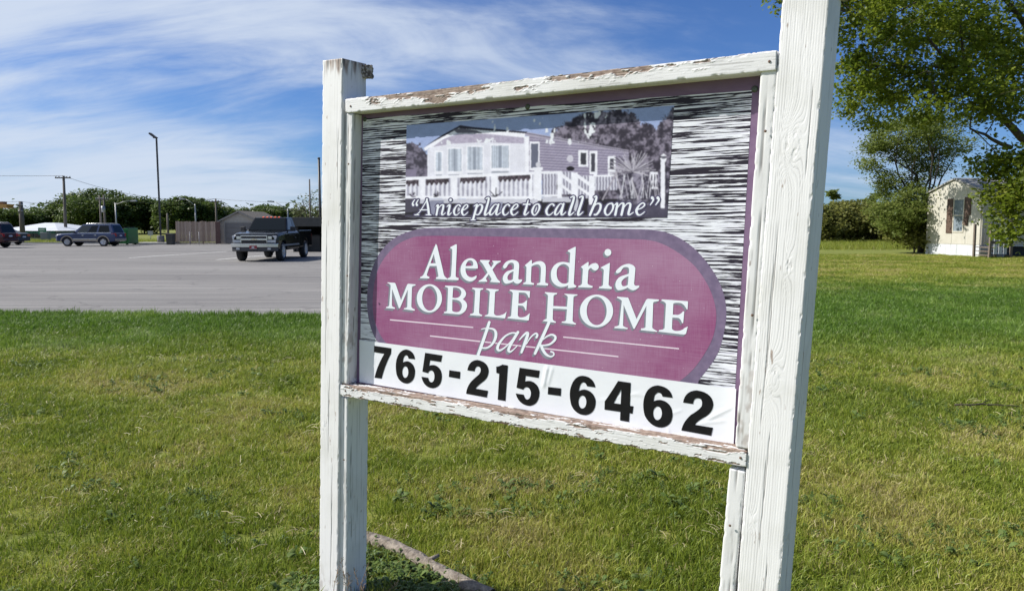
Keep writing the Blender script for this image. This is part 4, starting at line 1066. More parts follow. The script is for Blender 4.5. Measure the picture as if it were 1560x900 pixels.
for (a, A, Lg, Wd, Nv) in (LP, RP):
    c = a + Wd * .07 - Nv * .07; inpost |= (np.hypot(gx - c.x, gy - c.y) < .085)
keep &= ~inpost
keep &= ~((fbm(gx * 2.1, gy * 2.1, 133, 3) > .60) & (rng.uniform(0, 1, NG) < .55) & (gy < 12))
gx, gy = gx[keep], gy[keep]; n = len(gx)
patch = fbm(gx * .9, gy * .9, 41, 4); patch2 = fbm(gx * 2.6, gy * 2.6, 57, 3)
lush = sstep(8.2, 12.0, gy + 4 * (patch - .5)) * sstep(24.0, 17.0, gy + 5 * (patch2 - .5)) * 1.0
tint_ = np.clip((patch - .5) * 2.3 + .31 + (patch2 - .5) * .9 + rng.normal(0, .10, n) - lush * .30 + sstep(18, 28, gy) * .22 + .10 * np.sin((gy + .12 * gx) * 2.0) * sstep(12, 20, gy), 0, 1)
idx = np.where(rng.uniform(0, 1, n) < np.clip((patch2 - .42) * 2.2, 0.06, .75), rng.integers(5, 7, n), rng.integers(0, 5, n))
idx = np.where(rng.uniform(0, 1, n) < .05, 7, idx)
far = np.clip(gy / 4.2, 1, 5) ** .62
hs = .9 * (0.85 + .35 * rng.uniform(0, 1, n)) * (0.80 + .5 * fbm(gx * 1.7, gy * 1.7, 77, 3)) * (1 + .35 * lush)
nearpost = np.zeros(n)
for (a, A, Lg, Wd, Nv) in (LP, RP):
    c = a + Wd * .07 - Nv * .07; nearpost = np.maximum(nearpost, np.exp(-((gx - c.x) ** 2 + (gy - c.y) ** 2) / .03))
hs = hs * (1 + .9 * nearpost)
edge_close = np.exp(-((lot_edge(gx) - gy) / .25) ** 2); hs = hs * (1 + .35 * np.clip(edge_close, 0, 1))
scl = np.stack([far * 1.15, far * 1.15, hs * far ** .35], -1)
rot = np.stack([rng.normal(0, .10, n), rng.normal(0, .10, n), rng.uniform(0, 6.283, n)], -1)
go_ = points_obj('grass', np.stack([gx, gy, np.zeros(n)], -1), idx, rot, scl, {'tint': tint_, 'lush': lush}, clumps)
tag(go_, 'short mown green grass with dry patches covering the lawn', 'grass', kind='stuff')
# ------------------------------------------------------------------ vehicles
def bool_cut(o, cutters):
    for c in cutters:
        md = o.modifiers.new('cut', 'BOOLEAN'); md.object = c; md.operation = 'DIFFERENCE'; md.solver = 'EXACT'
    dg = bpy.context.evaluated_depsgraph_get(); me = bpy.data.meshes.new_from_object(o.evaluated_get(dg))
    o.modifiers.clear(); old = o.data; o.data = me; bpy.data.meshes.remove(old)
    for c in cutters: bpy.data.objects.remove(c)
def loft(mb_, secs):
    """secs: list of closed rings (same length)"""
    n = len(secs[0]); vs = [p for s in secs for p in s]; fs = []
    for i in range(len(secs) - 1):
        for k in range(n): fs.append([i * n + k, i * n + (k + 1) % n, (i + 1) * n + (k + 1) % n, (i + 1) * n + k])
    fs.append(list(range(n))[::-1]); fs.append([(len(secs) - 1) * n + k for k in range(n)])
    return mb_.add(vs, fs)
def body_ring(x, zb, zt, wb, wm, wt, zm):
    """cross-section of the lower body at x: sill, widest line, shoulder"""
    h = [(0, zb), (wb - .05, zb), (wb, zb + .05), (wm, zm), (wm - .01, zt - .10), (wt, zt - .02), (wt - .08, zt), (0, zt + .012)]
    r = [(x, y, z) for y, z in h] + [(x, -y, z) for y, z in h[1:-1][::-1]]
    return r
M_tyre = pm('tyre_rubber', (0.018, 0.018, 0.019), .85, (0.030, 0.030, 0.030), 30)
M_alloy = pm('alloy_wheel', (0.55, 0.56, 0.58), .35, metallic=.75)
M_dark = pm('dark_plastic', (0.016, 0.016, 0.018), .6)
M_glass = pm('tinted_car_glass', (0.006, 0.009, 0.011), .10, spec=.22)
M_glass2 = pm('tinted_glass_green', (0.025, 0.034, 0.038), .08, spec=.5)
M_chrome = pm('chrome_trim', (0.62, 0.63, 0.65), .16, metallic=.95)
M_lens = pm('clear_lamp_lens', (0.62, 0.64, 0.66), .12, (0.40, 0.42, 0.45), 30, coat=.6)
M_red = pm('red_lamp_lens', (0.42, 0.012, 0.015), .15, coat=.6)
M_amber = pm('amber_lamp_lens', (0.75, 0.12, 0.02), .15, coat=.6)
def wheel(parent, x, y, r, w, side, spokes=5):
    o = MB().lathe([(r * .60, -.02), (r * .63, -w / 2), (r * .9, -w / 2), (r, -w / 2 + .03), (r, w / 2 - .03), (r * .9, w / 2), (r * .63, w / 2), (r * .60, .02)], (0, 0, 0), 1, 26).build('wheel', M_tyre, parent, loc=(x, y, r))
    s = side
    rim = MB(); rim.lathe([(r * .62, s * (w / 2 - .05)), (r * .66, s * (w / 2 - .005)), (r * .58, s * (w / 2 + .004)), (r * .54, s * (w / 2 - .03)), (r * .1, s * (w / 2 - .06))], (0, 0, 0), 1, 26)
    for k in range(spokes):
        a = 2 * math.pi * k / spokes + .3; c_, s_ = math.cos(a), math.sin(a); wd = .15 * r
        P = []
        for yy in (s * (w / 2 - .035), s * (w / 2 - .004)):
            for q, t_ in ((.08 * r, wd), (.58 * r, wd * .8)):
                P += [(c_ * q - s_ * t_, yy, s_ * q + c_ * t_), (c_ * q + s_ * t_, yy, s_ * q - c_ * t_)]
        rim.add(P, [[0, 1, 3, 2], [4, 6, 7, 5], [0, 4, 5, 1], [2, 3, 7, 6], [0, 2, 6, 4], [1, 5, 7, 3]])
    rim.lathe([(0.0, s * (w / 2 - .05)), (r * .18, s * (w / 2 - .05)), (r * .15, s * (w / 2 + .008)), (0, s * (w / 2 + .008))], (0, 0, 0), 1, 14)
    rim.build('rim', M_alloy, o)
    hub = MB().lathe([(0.0, s * (w / 2 - .07)), (r * .56, s * (w / 2 - .075)), (r * .56, s * (w / 2 - .066)), (0, s * (w / 2 - .062))], (0, 0, 0), 1, 20); hub.build('brake_disc', M_dark, o)
    return o
def cyl_cut(x, z, r, y0, y1):
    mbc = MB().lathe([(r, y0), (r, y1)], (x, 0, z), 1, 28); return mbc.build('cutter', M_dark)
def quad_glass(name, pts, parent, mat, out=None, thick=.012):
    """a thin pane through 3d points, pushed out along its normal"""
    P = [Vector(p) for p in pts]; n = (P[1] - P[0]).cross(P[2] - P[0]).normalized()
    if out is not None and n.dot(Vector(out)) < 0: n = -n
    c = sum(P, Vector()) / len(P)
    A_ = [p + n * .006 for p in P]; B_ = [p - n * thick for p in P]; k = len(P)
    return MB().add(A_ + B_, [list(range(k)), list(range(k, 2 * k))[::-1]] + [[i, (i + 1) % k, k + (i + 1) % k, k + i] for i in range(k)]).build(name, mat, parent)
def lerp(a, b, u): return tuple(a[i] + (b[i] - a[i]) * u for i in range(len(a)))

def greenhouse(parent, name, base, top, mat, bevel=.05):
    """base, top: 4 corner points each (front-left, rear-left, rear-right, front-right)"""
    g = MB(); g.hexa([base[0], base[3], base[2], base[1], top[0], top[3], top[2], top[1]])
    return g.build(name, mat, parent, bevel=bevel)

def pickup():
    M_body = pm('black_truck_paint', (0.004, 0.0042, 0.005), .16, (0.005, 0.0055, 0.006), 2, spec=.30)
    root = empty('pickup_truck', (0, 0, 0), 0, 'black full-size pickup truck facing the camera on the asphalt lot', 'truck')
    rr = .41; fx, rx = 1.86, -1.86                      # axle positions, +x is forward
    st = [(2.78, .52, 1.13, .84, .88, .78), (2.70, .50, 1.19, .92, .95, .84), (2.55, .48, 1.225, .97, .99, .88), (2.30, .46, 1.25, .99, 1.00, .90), (1.75, .46, 1.29, 1.0, 1.01, .91), (1.12, .46, 1.32, 1.0, 1.01, .92),
          (1.00, .46, 1.32, 1.0, 1.01, .94), (-.60, .46, 1.32, 1.0, 1.01, .94), (-.64, .46, 1.32, 1.0, 1.01, .94)]
    b = MB(); loft(b, [body_ring(x, zb, zt, wb, wm, wt, .90) for x, zb, zt, wb, wm, wt in st]); body = b.build('cab_body', M_body, root, bevel=.035)
    bool_cut(body, [cyl_cut(fx, rr, .53, -1.2, -.62), cyl_cut(fx, rr, .53, .62, 1.2)])
    # bed: open box with walls
    for s in (-1, 1):
        bed = MB(); bed.hexa([(-.68, s * .96, .55), (-.68, s * 1.005, .55), (-2.95, s * 1.005, .55), (-2.95, s * .96, .55), (-.68, s * .92, 1.33), (-.68, s * .985, 1.33), (-2.95, s * .985, 1.33), (-2.95, s * .92, 1.33)])
        bedo = bed.build('bed_side', M_body, root, bevel=.02)
        bool_cut(bedo, [cyl_cut(rx, rr, .53, -1.3, 1.3)])
    MB().box((-2.98, -.94, .60), (-2.90, .94, 1.24)).build('tailgate', M_body, root, bevel=.02)
    MB().box((-2.9, -.93, .62), (-.68, .93, .70)).build('bed_floor', M_dark, root)
    MB().box((-.70, -.93, .60), (-.665, .93, 1.22)).build('bed_front', M_body, root)
    MB().box((-2.9, -.5, .42), (2.5, .5, .56)).build('chassis', M_dark, root)
    zt = 1.93
    base = [(1.05, .91, 1.31), (-.60, .91, 1.31), (-.60, -.91, 1.31), (1.05, -.91, 1.31)]
    top = [(.42, .74, zt), (-.46, .74, zt), (-.46, -.74, zt), (.42, -.74, zt)]
    cab = greenhouse(root, 'cab_roof', base, top, M_body, .06)
    f = lambda u, v: lerp(lerp(base[0], base[3], u), lerp(top[0], top[3], u), v)
    quad_glass('windshield', [f(.05, .08), f(.95, .08), f(.93, .90), f(.07, .90)], root, M_glass, (1, 0, .4))
    bkf = lambda u, v: lerp(lerp(base[1], base[2], u), lerp(top[1], top[2], u), v)
    quad_glass('rear_window', [bkf(.1, .15), bkf(.9, .15), bkf(.88, .85), bkf(.12, .85)], root, M_glass, (-1, 0, .2))
    for s, (i0, i1) in ((1, (0, 1)), (-1, (3, 2))):
        g = lambda u, v: lerp(lerp(base[i0], base[i1], u), lerp(top[i0], top[i1], u), v)
        quad_glass('side_window', [g(.10, .06), g(.60, .06), g(.60, .88), g(.08, .88)], root, M_glass2, (0, s, .2))
        quad_glass('side_window', [g(.65, .06), g(.92, .06), g(.92, .88), g(.65, .88)], root, M_glass, (0, s, .2))
        d_ = MB().box((-.02, s * 1.005 - .006, .56), (1.02, s * 1.005 + .006, 1.14)).build('door', M_body, root, bevel=.004)
        MB().box((.02, s * 1.012, .98), (.22, s * 1.012 + s * .035, 1.03)).build('handle', M_dark, d_, bevel=.006)
        MB().box((-.56, s * 1.004, .66), (2.2, s * 1.02, .73)).build('side_trim', pm('trim_grey%d' % s, (.20, .20, .21), .5), root)
        mr = MB(); mr.hexa([(.80, s * 1.02, 1.30), (.92, s * 1.02, 1.30), (.88, s * 1.25, 1.31), (.78, s * 1.25, 1.31), (.80, s * 1.02, 1.52), (.92, s * 1.02, 1.52), (.88, s * 1.25, 1.50), (.78, s * 1.25, 1.50)]); MB().box((.80, s * .90, 1.33), (.88, s * 1.03, 1.37)).build('mirror_arm', M_dark, root)
        mr.build('mirror', M_dark, root, bevel=.03)
        hl = MB().hexa([(2.60, s * .56, .93), (2.60, s * .95, .93), (2.52, s * .99, 1.13), (2.6, s * .56, 1.13), (2.81, s * .56, .92), (2.72, s * .93, .92), (2.66, s * .955, 1.13), (2.76, s * .56, 1.13)])
        hlo = MB().prism([(s * .555, .955), (s * .93, .955), (s * .955, 1.115), (s * .555, 1.125)], 0, 2.60, 2.775).build('headlight', M_lens, root, bevel=.015)
        MB().prism([(s * .60, .975), (s * .76, .975), (s * .76, 1.10), (s * .60, 1.10)], 0, 2.77, 2.783).build('reflector', M_chrome, hlo, bevel=.01)
        MB().prism([(s * .575, .81), (s * .915, .81), (s * .93, .94), (s * .575, .94)], 0, 2.60, 2.785).build('turn_lamp', M_lens, root, bevel=.012)
        MB().prism([(s * .60, .52), (s * .74, .52), (s * .74, .60), (s * .60, .60)], 0, 2.86, 2.905).build('fog_lamp', M_lens, root, bevel=.01)
        MB().tube([(2.62, s * .78, .44), (2.74, s * .78, .40)], .03, 8).build('tow_hook', M_dark, root)
        MB().box((-2.99, s * .84, .82), (-2.93, s * .99, 1.16)).build('taillight', M_red, root, bevel=.01)
        for x in (fx, rx): wheel(root, x, s * .86, rr, .27, s, 6)
    MB().prism([(-.545, .80), (.545, .80), (.545, 1.135), (-.545, 1.135)], 0, 2.55, 2.792).build('grille', M_dark, root, bevel=.01)
    gb = MB(); gb.box((2.78, -.55, .925), (2.815, .55, 1.00)); gb.box((2.78, -.56, 1.09), (2.812, .56, 1.135)); gb.box((2.78, -.56, .785), (2.812, .56, .815))
    for s in (-1, 1): gb.box((2.78, s * .56 - .018, .785), (2.812, s * .56 + .018, 1.135))
    gb.build('grille_bar', M_chrome, root, bevel=.01)
    for z in (.85, .885, 1.03, 1.06): MB().box((2.785, -.53, z - .006), (2.80, .53, z + .006)).build('grille_slat', pm('grille_mesh%d' % int(z * 1000), (.05, .05, .055), .4), root)
    bt = [(-.13, .945), (-.05, .945), (-.05, .93), (.06, .93), (.06, .945), (.13, .945), (.14, .985), (.06, .985), (.06, 1.0), (-.05, 1.0), (-.05, .985), (-.12, .985)]
    MB().prism(bt, 0, 2.81, 2.835).build('emblem', pm('gold_emblem', (.62, .56, .40), .3, metallic=.5), root, bevel=.004)
    bp = MB(); loft(bp, [[(2.80 - .13 * abs(y) ** 3, y, z) for z in (.62, .79)] + [(2.93 - .16 * abs(y) ** 3, y, z) for z in (.78, .63)] for y in np.linspace(-1.01, 1.01, 15)])
    bp.build('bumper', M_chrome, root, bevel=.012)
    bpl = MB(); loft(bpl, [[(2.76 - .15 * abs(y) ** 3, y, z) for z in (.44, .63)] + [(2.89 - .16 * abs(y) ** 3, y, z) for z in (.62, .46)] for y in np.linspace(-.98, .98, 13)])
    bpl.build('bumper_valance', pm('grey_valance', (.055, .055, .06), .6), root, bevel=.012)
    bpt = MB(); loft(bpt, [[(2.76 - .13 * abs(y) ** 3, y, z) for z in (.765, .83)] + [(2.90 - .16 * abs(y) ** 3, y, z) for z in (.82, .77)] for y in np.linspace(-1.0, 1.0, 13)])
    bpt.build('bumper_top', M_dark, root, bevel=.01)
    pl = MB().box((2.925, -.16, .55), (2.945, .16, .70)).build('license_plate', pm('red_plate', (.30, .03, .04), .4), root)
    MB().box((2.944, -.06, .585), (2.95, .05, .665)).build('plate_emblem', pm('plate_pale', (.55, .52, .52), .4), pl)
    MB().box((2.944, -.15, .558), (2.9485, .15, .578)).build('plate_rim', pm('plate_rim', (.40, .36, .36), .4), pl)
    for y in (-.36, -.18, 0, .18, .36):
        MB().hexa([(.20, y - .06, zt - .01), (.38, y - .06, zt - .01), (.38, y + .06, zt - .01), (.20, y + .06, zt - .01), (.22, y - .04, zt + .045), (.32, y - .04, zt + .035), (.32, y + .04, zt + .035), (.22, y + .04, zt + .045)]).build('marker_lamp', M_amber, root, bevel=.01)
    hd = MB(); hd.hexa([(1.2, .30, 1.30), (1.2, -.30, 1.30), (2.5, -.36, 1.21), (2.5, .36, 1.21), (1.25, .26, 1.345), (1.25, -.26, 1.345), (2.42, -.32, 1.265), (2.42, .32, 1.265)])
    hd.build('hood_bulge', M_body, root, bevel=.02)
    return root
tr = pickup()
TD = gnd(420, 398).y
hd_ang = R(-90 + 0.5)
tr.location = (xat(417, TD + 2.2), TD + 2.35, .006); tr.rotation_euler = (0, 0, hd_ang); tr.scale = (1.05, 1.05, 1.05)

def suv(name, label, paint, paint2, two_tone, L_=4.82, zt=1.80):
    M_b = pm(name + '_paint', paint, .25, paint2, 2, coat=.4, spec=.35)
    M_c = pm(name + '_cladding', two_tone, .45, coat=.2) if two_tone else M_b
    root = empty(name, (0, 0, 0), 0, label, 'car')
    rr = .365; fx, rx = 1.46, -1.43; hw = .915
    st = [(2.38, .46, .92, hw - .14, hw - .10, hw - .16), (2.26, .40, .99, hw - .05, hw - .02, hw - .09), (1.9, .36, 1.03, hw - .01, hw, hw - .06), (1.1, .36, 1.07, hw - .01, hw, hw - .05), (.95, .36, 1.08, hw - .01, hw, hw - .05),
          (-1.9, .36, 1.10, hw - .01, hw, hw - .05), (-2.25, .40, 1.10, hw - .03, hw - .01, hw - .06), (-2.38, .46, 1.06, hw - .09, hw - .06, hw - .10)]
    b = MB(); loft(b, [body_ring(x, zb, z1, wb, wm, wt, .78) for x, zb, z1, wb, wm, wt in st]); body = b.build('body', M_b, root, bevel=.03)
    bool_cut(body, [cyl_cut(x, rr, .44, s * 1.2, s * .58) for x in (fx, rx) for s in (-1, 1)])
    base = [(1.02, hw - .06, 1.07), (-2.30, hw - .06, 1.09), (-2.30, -hw + .06, 1.09), (1.02, -hw + .06, 1.07)]
    top = [(.25, hw - .23, zt - .02), (-2.02, hw - .23, zt), (-2.02, -hw + .23, zt), (.25, -hw + .23, zt - .02)]
    greenhouse(root, 'roof', base, top, M_b, .06)
    f = lambda u, v: lerp(lerp(base[0], base[3], u), lerp(top[0], top[3], u), v)
    quad_glass('windshield', [f(.06, .08), f(.94, .08), f(.93, .90), f(.07, .90)], root, M_glass2, (1, 0, .5))
    k = lambda u, v: lerp(lerp(base[1], base[2], u), lerp(top[1], top[2], u), v)
    quad_glass('rear_window', [k(.08, .06), k(.92, .06), k(.9, .86), k(.1, .86)], root, M_glass, (-1, 0, .2))
    for s, (i0, i1) in ((1, (0, 1)), (-1, (3, 2))):
        g = lambda u, v: lerp(lerp(base[i0], base[i1], u), lerp(top[i0], top[i1], u), v)
        for (u0, u1, mm) in ((.10, .335, M_glass2), (.355, .565, M_glass), (.615, .90, M_glass)):
            quad_glass('side_window', [g(u0, .07), g(u1, .07), g(u1 * 1.0, .86), g(max(u0 - .06, .04) if u0 < .2 else u0, .86)], root, mm, (0, s, .2))
        quad_glass('window_trim', [g(.06, .015), g(.93, .015), g(.93, .05), g(.06, .05)], root, M_chrome, (0, s, .2), .004)
        for (x0, x1) in ((.02, .98), (-.98, -.02)):
            d_ = MB().box((x0, s * (hw - .003), .50), (x1, s * (hw + .006), 1.0)).build('door', M_b, root, bevel=.004)
            MB().box((x0 + .05, s * (hw + .005), .88), (x0 + .22, s * (hw + .035), .925)).build('handle', M_chrome, d_, bevel=.006)
        MB().box((fx - .50, s * (hw - .005), .42), (rx + .50, s * (hw + .022), .60)).build('side_cladding', M_c, root, bevel=.01)
        MB().box((fx - .50, s * (hw + .014), .585), (rx + .50, s * (hw + .030), .625)).build('side_trim', M_chrome if two_tone else M_b, root)
        for x in (fx, rx):
            ar = MB(); P = []
            for q in range(15):
                a_ = math.pi * (q / 14); P.append(((x + math.cos(a_) * .44, rr + math.sin(a_) * .44), (x + math.cos(a_) * .515, rr + math.sin(a_) * .515)))
            for q in range(14):
                (a0, o0), (a1, o1) = P[q], P[q + 1]
                ar.add([(p[0], y_, p[1]) for y_ in (s * (hw - .04), s * (hw + .028)) for p in (a0, o0, o1, a1)], [[0, 1, 2, 3], [7, 6, 5, 4], [0, 4, 5, 1], [1, 5, 6, 2], [2, 6, 7, 3], [3, 7, 4, 0]])
            ar.build('wheel_arch', M_c, root)
            wheel(root, x, s * .79, rr, .235, s, 5)
        MB().hexa([(.86, s * .88, 1.08), (.74, s * .88, 1.08), (.74, s * 1.06, 1.10), (.84, s * 1.06, 1.10), (.86, s * .88, 1.16), (.74, s * .88, 1.16), (.74, s * 1.06, 1.24), (.84, s * 1.06, 1.24)]).build('mirror', M_dark, root, bevel=.02)
        MB().prism([(s * .46, .74), (s * .82, .76), (s * .84, .90), (s * .46, .92)], 0, 2.2, 2.40).build('headlight', M_lens, root, bevel=.02)
        MB().hexa([(-2.12, s * (hw - .05), .82), (-2.40, s * (hw - .09), .82), (-2.40, s * (hw - .30), .82), (-2.2, s * (hw - .30), .82), (-2.12, s * (hw + .004), 1.04), (-2.40, s * (hw - .06), 1.06), (-2.40, s * (hw - .26), 1.06), (-2.2, s * (hw - .26), 1.06)]).build('taillight', M_red, root, bevel=.01)
        MB().tube([(.05, s * .60, zt), (.0, s * .60, zt + .05), (-1.85, s * .60, zt + .06), (-1.92, s * .60, zt + .01)], .022, 6).build('roof_rail', M_alloy, root)
    for x in (-.25, -1.5): MB().box((x - .03, -.6, zt + .035), (x + .03, .6, zt + .06)).build('roof_bar', M_alloy, root)
    MB().box((2.28, -.78, .42), (2.44, .78, .62)).build('front_bumper', M_c, root, bevel=.05)
    MB().box((-2.45, -.82, .44), (-2.28, .82, .64)).build('rear_bumper', M_c, root, bevel=.05)
    MB().box((2.30, -.42, .70), (2.405, .42, .90)).build('grille', M_dark, root, bevel=.01)
    MB().box((-2.415, -.18, .80), (-2.385, .18, .92)).build('license_plate', pm(name + '_plate', (.60, .62, .66), .5), root)
    MB().box((-2.1, -.45, .30), (2.1, .45, .42)).build('underbody', M_dark, root)
    return root
o = suv('blue_suv', 'dark blue sport utility car with tan lower trim beside the green dumpster', (0.030, 0.048, 0.115), (0.036, 0.056, 0.13), (0.34, 0.29, 0.22))
SD = gnd(140, 375.5).y
o.location = (xat(131, SD), SD + .9, .006); o.rotation_euler = (0, 0, R(180)); o.scale = (.98, .96, .96)
o = suv('maroon_suv', 'maroon sport utility car cut off by the left edge of the picture', (0.055, 0.010, 0.012), (0.065, 0.012, 0.015), None)
RD = gnd(10, 378).y
o.location = (xat(7, RD) - 2.45, RD + .9, .006); o.rotation_euler = (0, 0, R(180))

def sedan():
    M_b = pm('navy_sedan_paint', (0.010, 0.014, 0.040), .25, (0.013, 0.018, 0.05), 2, spec=.3)
    root = empty('sedan', (0, 0, 0), 0, 'navy blue sedan parked behind the maroon car', 'car'); hw = .90; rr = .32; fx, rx = 1.42, -1.35
    st = [(2.36, .42, .72, hw - .16, hw - .12, hw - .2), (2.2, .30, .80, hw - .04, hw - .02, hw - .1), (1.0, .26, .95, hw, hw, hw - .06), (-1.5, .26, 1.0, hw, hw, hw - .06), (-2.15, .32, 1.0, hw - .04, hw - .02, hw - .1), (-2.38, .42, .95, hw - .12, hw - .1, hw - .16)]
    b = MB(); loft(b, [body_ring(x, zb, z1, wb, wm, wt, .62) for x, zb, z1, wb, wm, wt in st]); body = b.build('body', M_b, root, bevel=.03)
    bool_cut(body, [cyl_cut(x, rr, .39, s * 1.2, s * .58) for x in (fx, rx) for s in (-1, 1)])
    base = [(1.05, hw - .07, .94), (-1.75, hw - .07, .99), (-1.75, -hw + .07, .99), (1.05, -hw + .07, .94)]; top = [(.15, hw - .26, 1.42), (-.95, hw - .26, 1.43), (-.95, -hw + .26, 1.43), (.15, -hw + .26, 1.42)]
    greenhouse(root, 'roof', base, top, M_b, .06)
    f = lambda u, v: lerp(lerp(base[0], base[3], u), lerp(top[0], top[3], u), v); k = lambda u, v: lerp(lerp(base[1], base[2], u), lerp(top[1], top[2], u), v)
    quad_glass('windshield', [f(.06, .08), f(.94, .08), f(.93, .9), f(.07, .9)], root, M_glass, (1, 0, .6)); quad_glass('rear_window', [k(.08, .08), k(.92, .08), k(.9, .88), k(.1, .88)], root, M_glass, (-1, 0, .6))
    for s, (i0, i1) in ((1, (0, 1)), (-1, (3, 2))):
        g = lambda u, v: lerp(lerp(base[i0], base[i1], u), lerp(top[i0], top[i1], u), v)
        for u0, u1 in ((.16, .47), (.50, .80)): quad_glass('side_window', [g(u0, .07), g(u1, .07), g(u1, .85), g(u0, .85)], root, M_glass, (0, s, .2))
        for x in (fx, rx): wheel(root, x, s * .78, rr, .21, s, 5)
        MB().box((-2.40, s * .45, .72), (-2.2, s * .84, .90)).build('taillight', M_red, root, bevel=.02)
        MB().box((2.2, s * .45, .60), (2.36, s * .80, .72)).build('headlight', M_lens, root, bevel=.02)
    MB().box((-2.42, -.80, .34), (-2.3, .80, .58)).build('rear_bumper', M_b, root, bevel=.05)
    MB().box((-2.43, -.2, .62), (-2.37, .2, .74)).build('license_plate', pm('sedan_plate', (.55, .57, .6), .5), root)
    MB().box((-2.1, -.45, .22), (2.1, .45, .32)).build('underbody', M_dark, root)
    return root
o = sedan(); QD = gnd(40, 373.5).y
o.location = (xat(33, QD) - 2.4, QD + .5, .006); o.rotation_euler = (0, 0, R(180))

# ------------------------------------------------------------------ dumpster, bin, fence, garage, carport
M_dgreen = pm('green_steel', (0.012, 0.14, 0.030), .45, (0.02, 0.18, 0.045), 3, bump=.1)
DD = gnd(200, 374).y + 1.2
dx0, dx1 = xat(163, DD), xat(197, DD)
root = empty('dumpster', ((dx0 + dx1) / 2, DD, .0), 0, 'green steel dumpster with black lids behind the blue car', 'dumpster'); hw = (dx1 - dx0) / 2
MB().prism([(-hw, .12), (hw, .12), (hw, 1.40), (hw * .75, 1.40), (-hw * .7, .80), (-hw, .80)], 1, 0, 1.7).build('hopper', M_dgreen, root, bevel=.03)
ld = MB()
for k in range(2): ld.hexa([(-hw * .60, .05 + k * .83, .94), (hw * .78, .05 + k * .83, 1.43), (hw * .78, .82 + k * .83, 1.43), (-hw * .6, .82 + k * .83, .94), (-hw * .62, .05 + k * .83, .99), (hw * .76, .05 + k * .83, 1.49), (hw * .76, .82 + k * .83, 1.49), (-hw * .62, .82 + k * .83, .99)])
ld.build('lid', M_dark, root, bevel=.02)
for x in (-hw * .7, -hw * .2, hw * .3, hw * .8): MB().box((x - .03, -.05, .16), (x + .03, .0, .9 if x < 0 else 1.2)).build('rib', M_dgreen, root)
MB().box((-hw - .12, .2, .55), (-hw, 1.5, .70)).build('fork_pocket', M_dgreen, root, bevel=.01)
for x in (-hw * .8, hw * .8):
    for y in (.15, 1.5): MB().lathe([(0, -.04), (.09, -.04), (.09, .04), (0, .04)], (x, y, .09), 1, 12).build('caster', M_dark, root)

FD = LOT_FAR - .9
M_plank = [pm('fence_plank_%d' % i, c, .85, c2, 5, stretch=(6, 6, 1), bump=.3) for i, (c, c2) in enumerate((((.36, .26, .19), (.46, .35, .27)), ((.40, .295, .22), (.50, .39, .31)), ((.28, .195, .14), (.38, .285, .22))))]
fx0, fx1 = xat(270, FD), xat(330, FD)
froot = empty('wood_fence', (fx0, FD, 0), 0, 'weathered brown board fence between the lamp post and the tan garage', 'fence')
npl = 23; pw = (fx1 - fx0) / npl
plank_me = []
for i in range(npl):
    if i < 4:
        o = MB().box((-pw * .46, 0, .10), (pw * .46, .022, 1.0)).build('plank', M_plank[i % 3], froot, bevel=.004); plank_me.append(o.data)
    else:
        o = bpy.data.objects.new('plank', plank_me[int(rng.integers(0, 4))].copy()); o.data.materials[0] = M_plank[int(rng.integers(0, 3))]; col.objects.link(o); o.parent = froot
    o.location = (pw * (i + .5), rng.uniform(-.01, .01), 0); o.scale = (1, 1, 1.98 + rng.uniform(-.05, .05)); o.rotation_euler = (0, rng.uniform(-.006, .006), 0)
for z in (.45, 1.1, 1.75): MB().box((0, .03, z - .05), (fx1 - fx0, .07, z + .05)).build('fence_rail', M_plank[0], froot)
for k in range(4): MB().box((k * (fx1 - fx0) / 3 - .05, .07, 0), (k * (fx1 - fx0) / 3 + .05, .17, 2.0)).build('fence_post', M_plank[2], froot)
dk = MB().box((fx1 - fx0, -.02, .05), (fx1 - fx0 + .42, .03, 1.95)).build('gate', pm('dark_red_gate', (.10, .055, .045), .85, (.15, .09, .075), 6, stretch=(6, 6, 1)), froot, bevel=.01)
for k, x in enumerate((288, 302)):
    p = gnd(x, 373); q = empty('marker_post', (p.x, p.y + .2, 0), 0, ('left' if k == 0 else 'right') + ' of two thin pale marker posts before the board fence', 'post', 'marker posts')
    MB().tube([(0, 0, -.1), (0, 0, 1.0)], .03, 8).build('shaft', M_conc, q); MB().lathe([(0, 1.0), (.045, 1.0), (.04, 1.06), (0, 1.07)], (0, 0, 0), 2, 10).build('cap', M_alloy, q)

GD = LOT_FAR - .3
M_siding = pm('tan_garage_siding', (.42, .385, .32), .8, (.46, .42, .36), 3); M_shingle = pm('brown_shingle', (.105, .088, .072), .95, (.16, .14, .115), 14, bump=.4); M_door = pm('taupe_garage_door', (.175, .165, .155), .7, (.20, .19, .18), 3)
gx0, gx1 = xat(337, GD), xat(396, GD); gw = gx1 - gx0; e_z, r_z = at(340, 336.5, GD).z, at(366, 321.5, GD).z
groot = empty('garage', (gx0, GD, 0), 0, 'small tan garage with a gable front behind the black pickup truck', 'building')
MB().prism([(0, 0), (gw, 0), (gw, e_z), (gw / 2, r_z - .12), (0, e_z)], 1, 0, 6.5).build('wall', M_siding, groot)
nc = 9
for k in range(nc):
    z0 = .02 + k * (r_z - .2) / nc; z1 = z0 + (r_z - .2) / nc
    lim = lambda z: 0 if z <= e_z else (z - e_z) / (r_z - .12 - e_z) * gw / 2
    a0, a1 = lim(z0) + .01, min(lim(z1) + .01, gw / 2 - .02)
    MB().hexa([(a0, -.03, z0), (gw - a0, -.03, z0), (gw - a0, -.003, z0), (a0, -.003, z0), (a1, -.012, z1), (gw - a1, -.012, z1), (gw - a1, -.003, z1), (a1, -.003, z1)]).build('siding_board', M_siding, groot)
rf = MB()
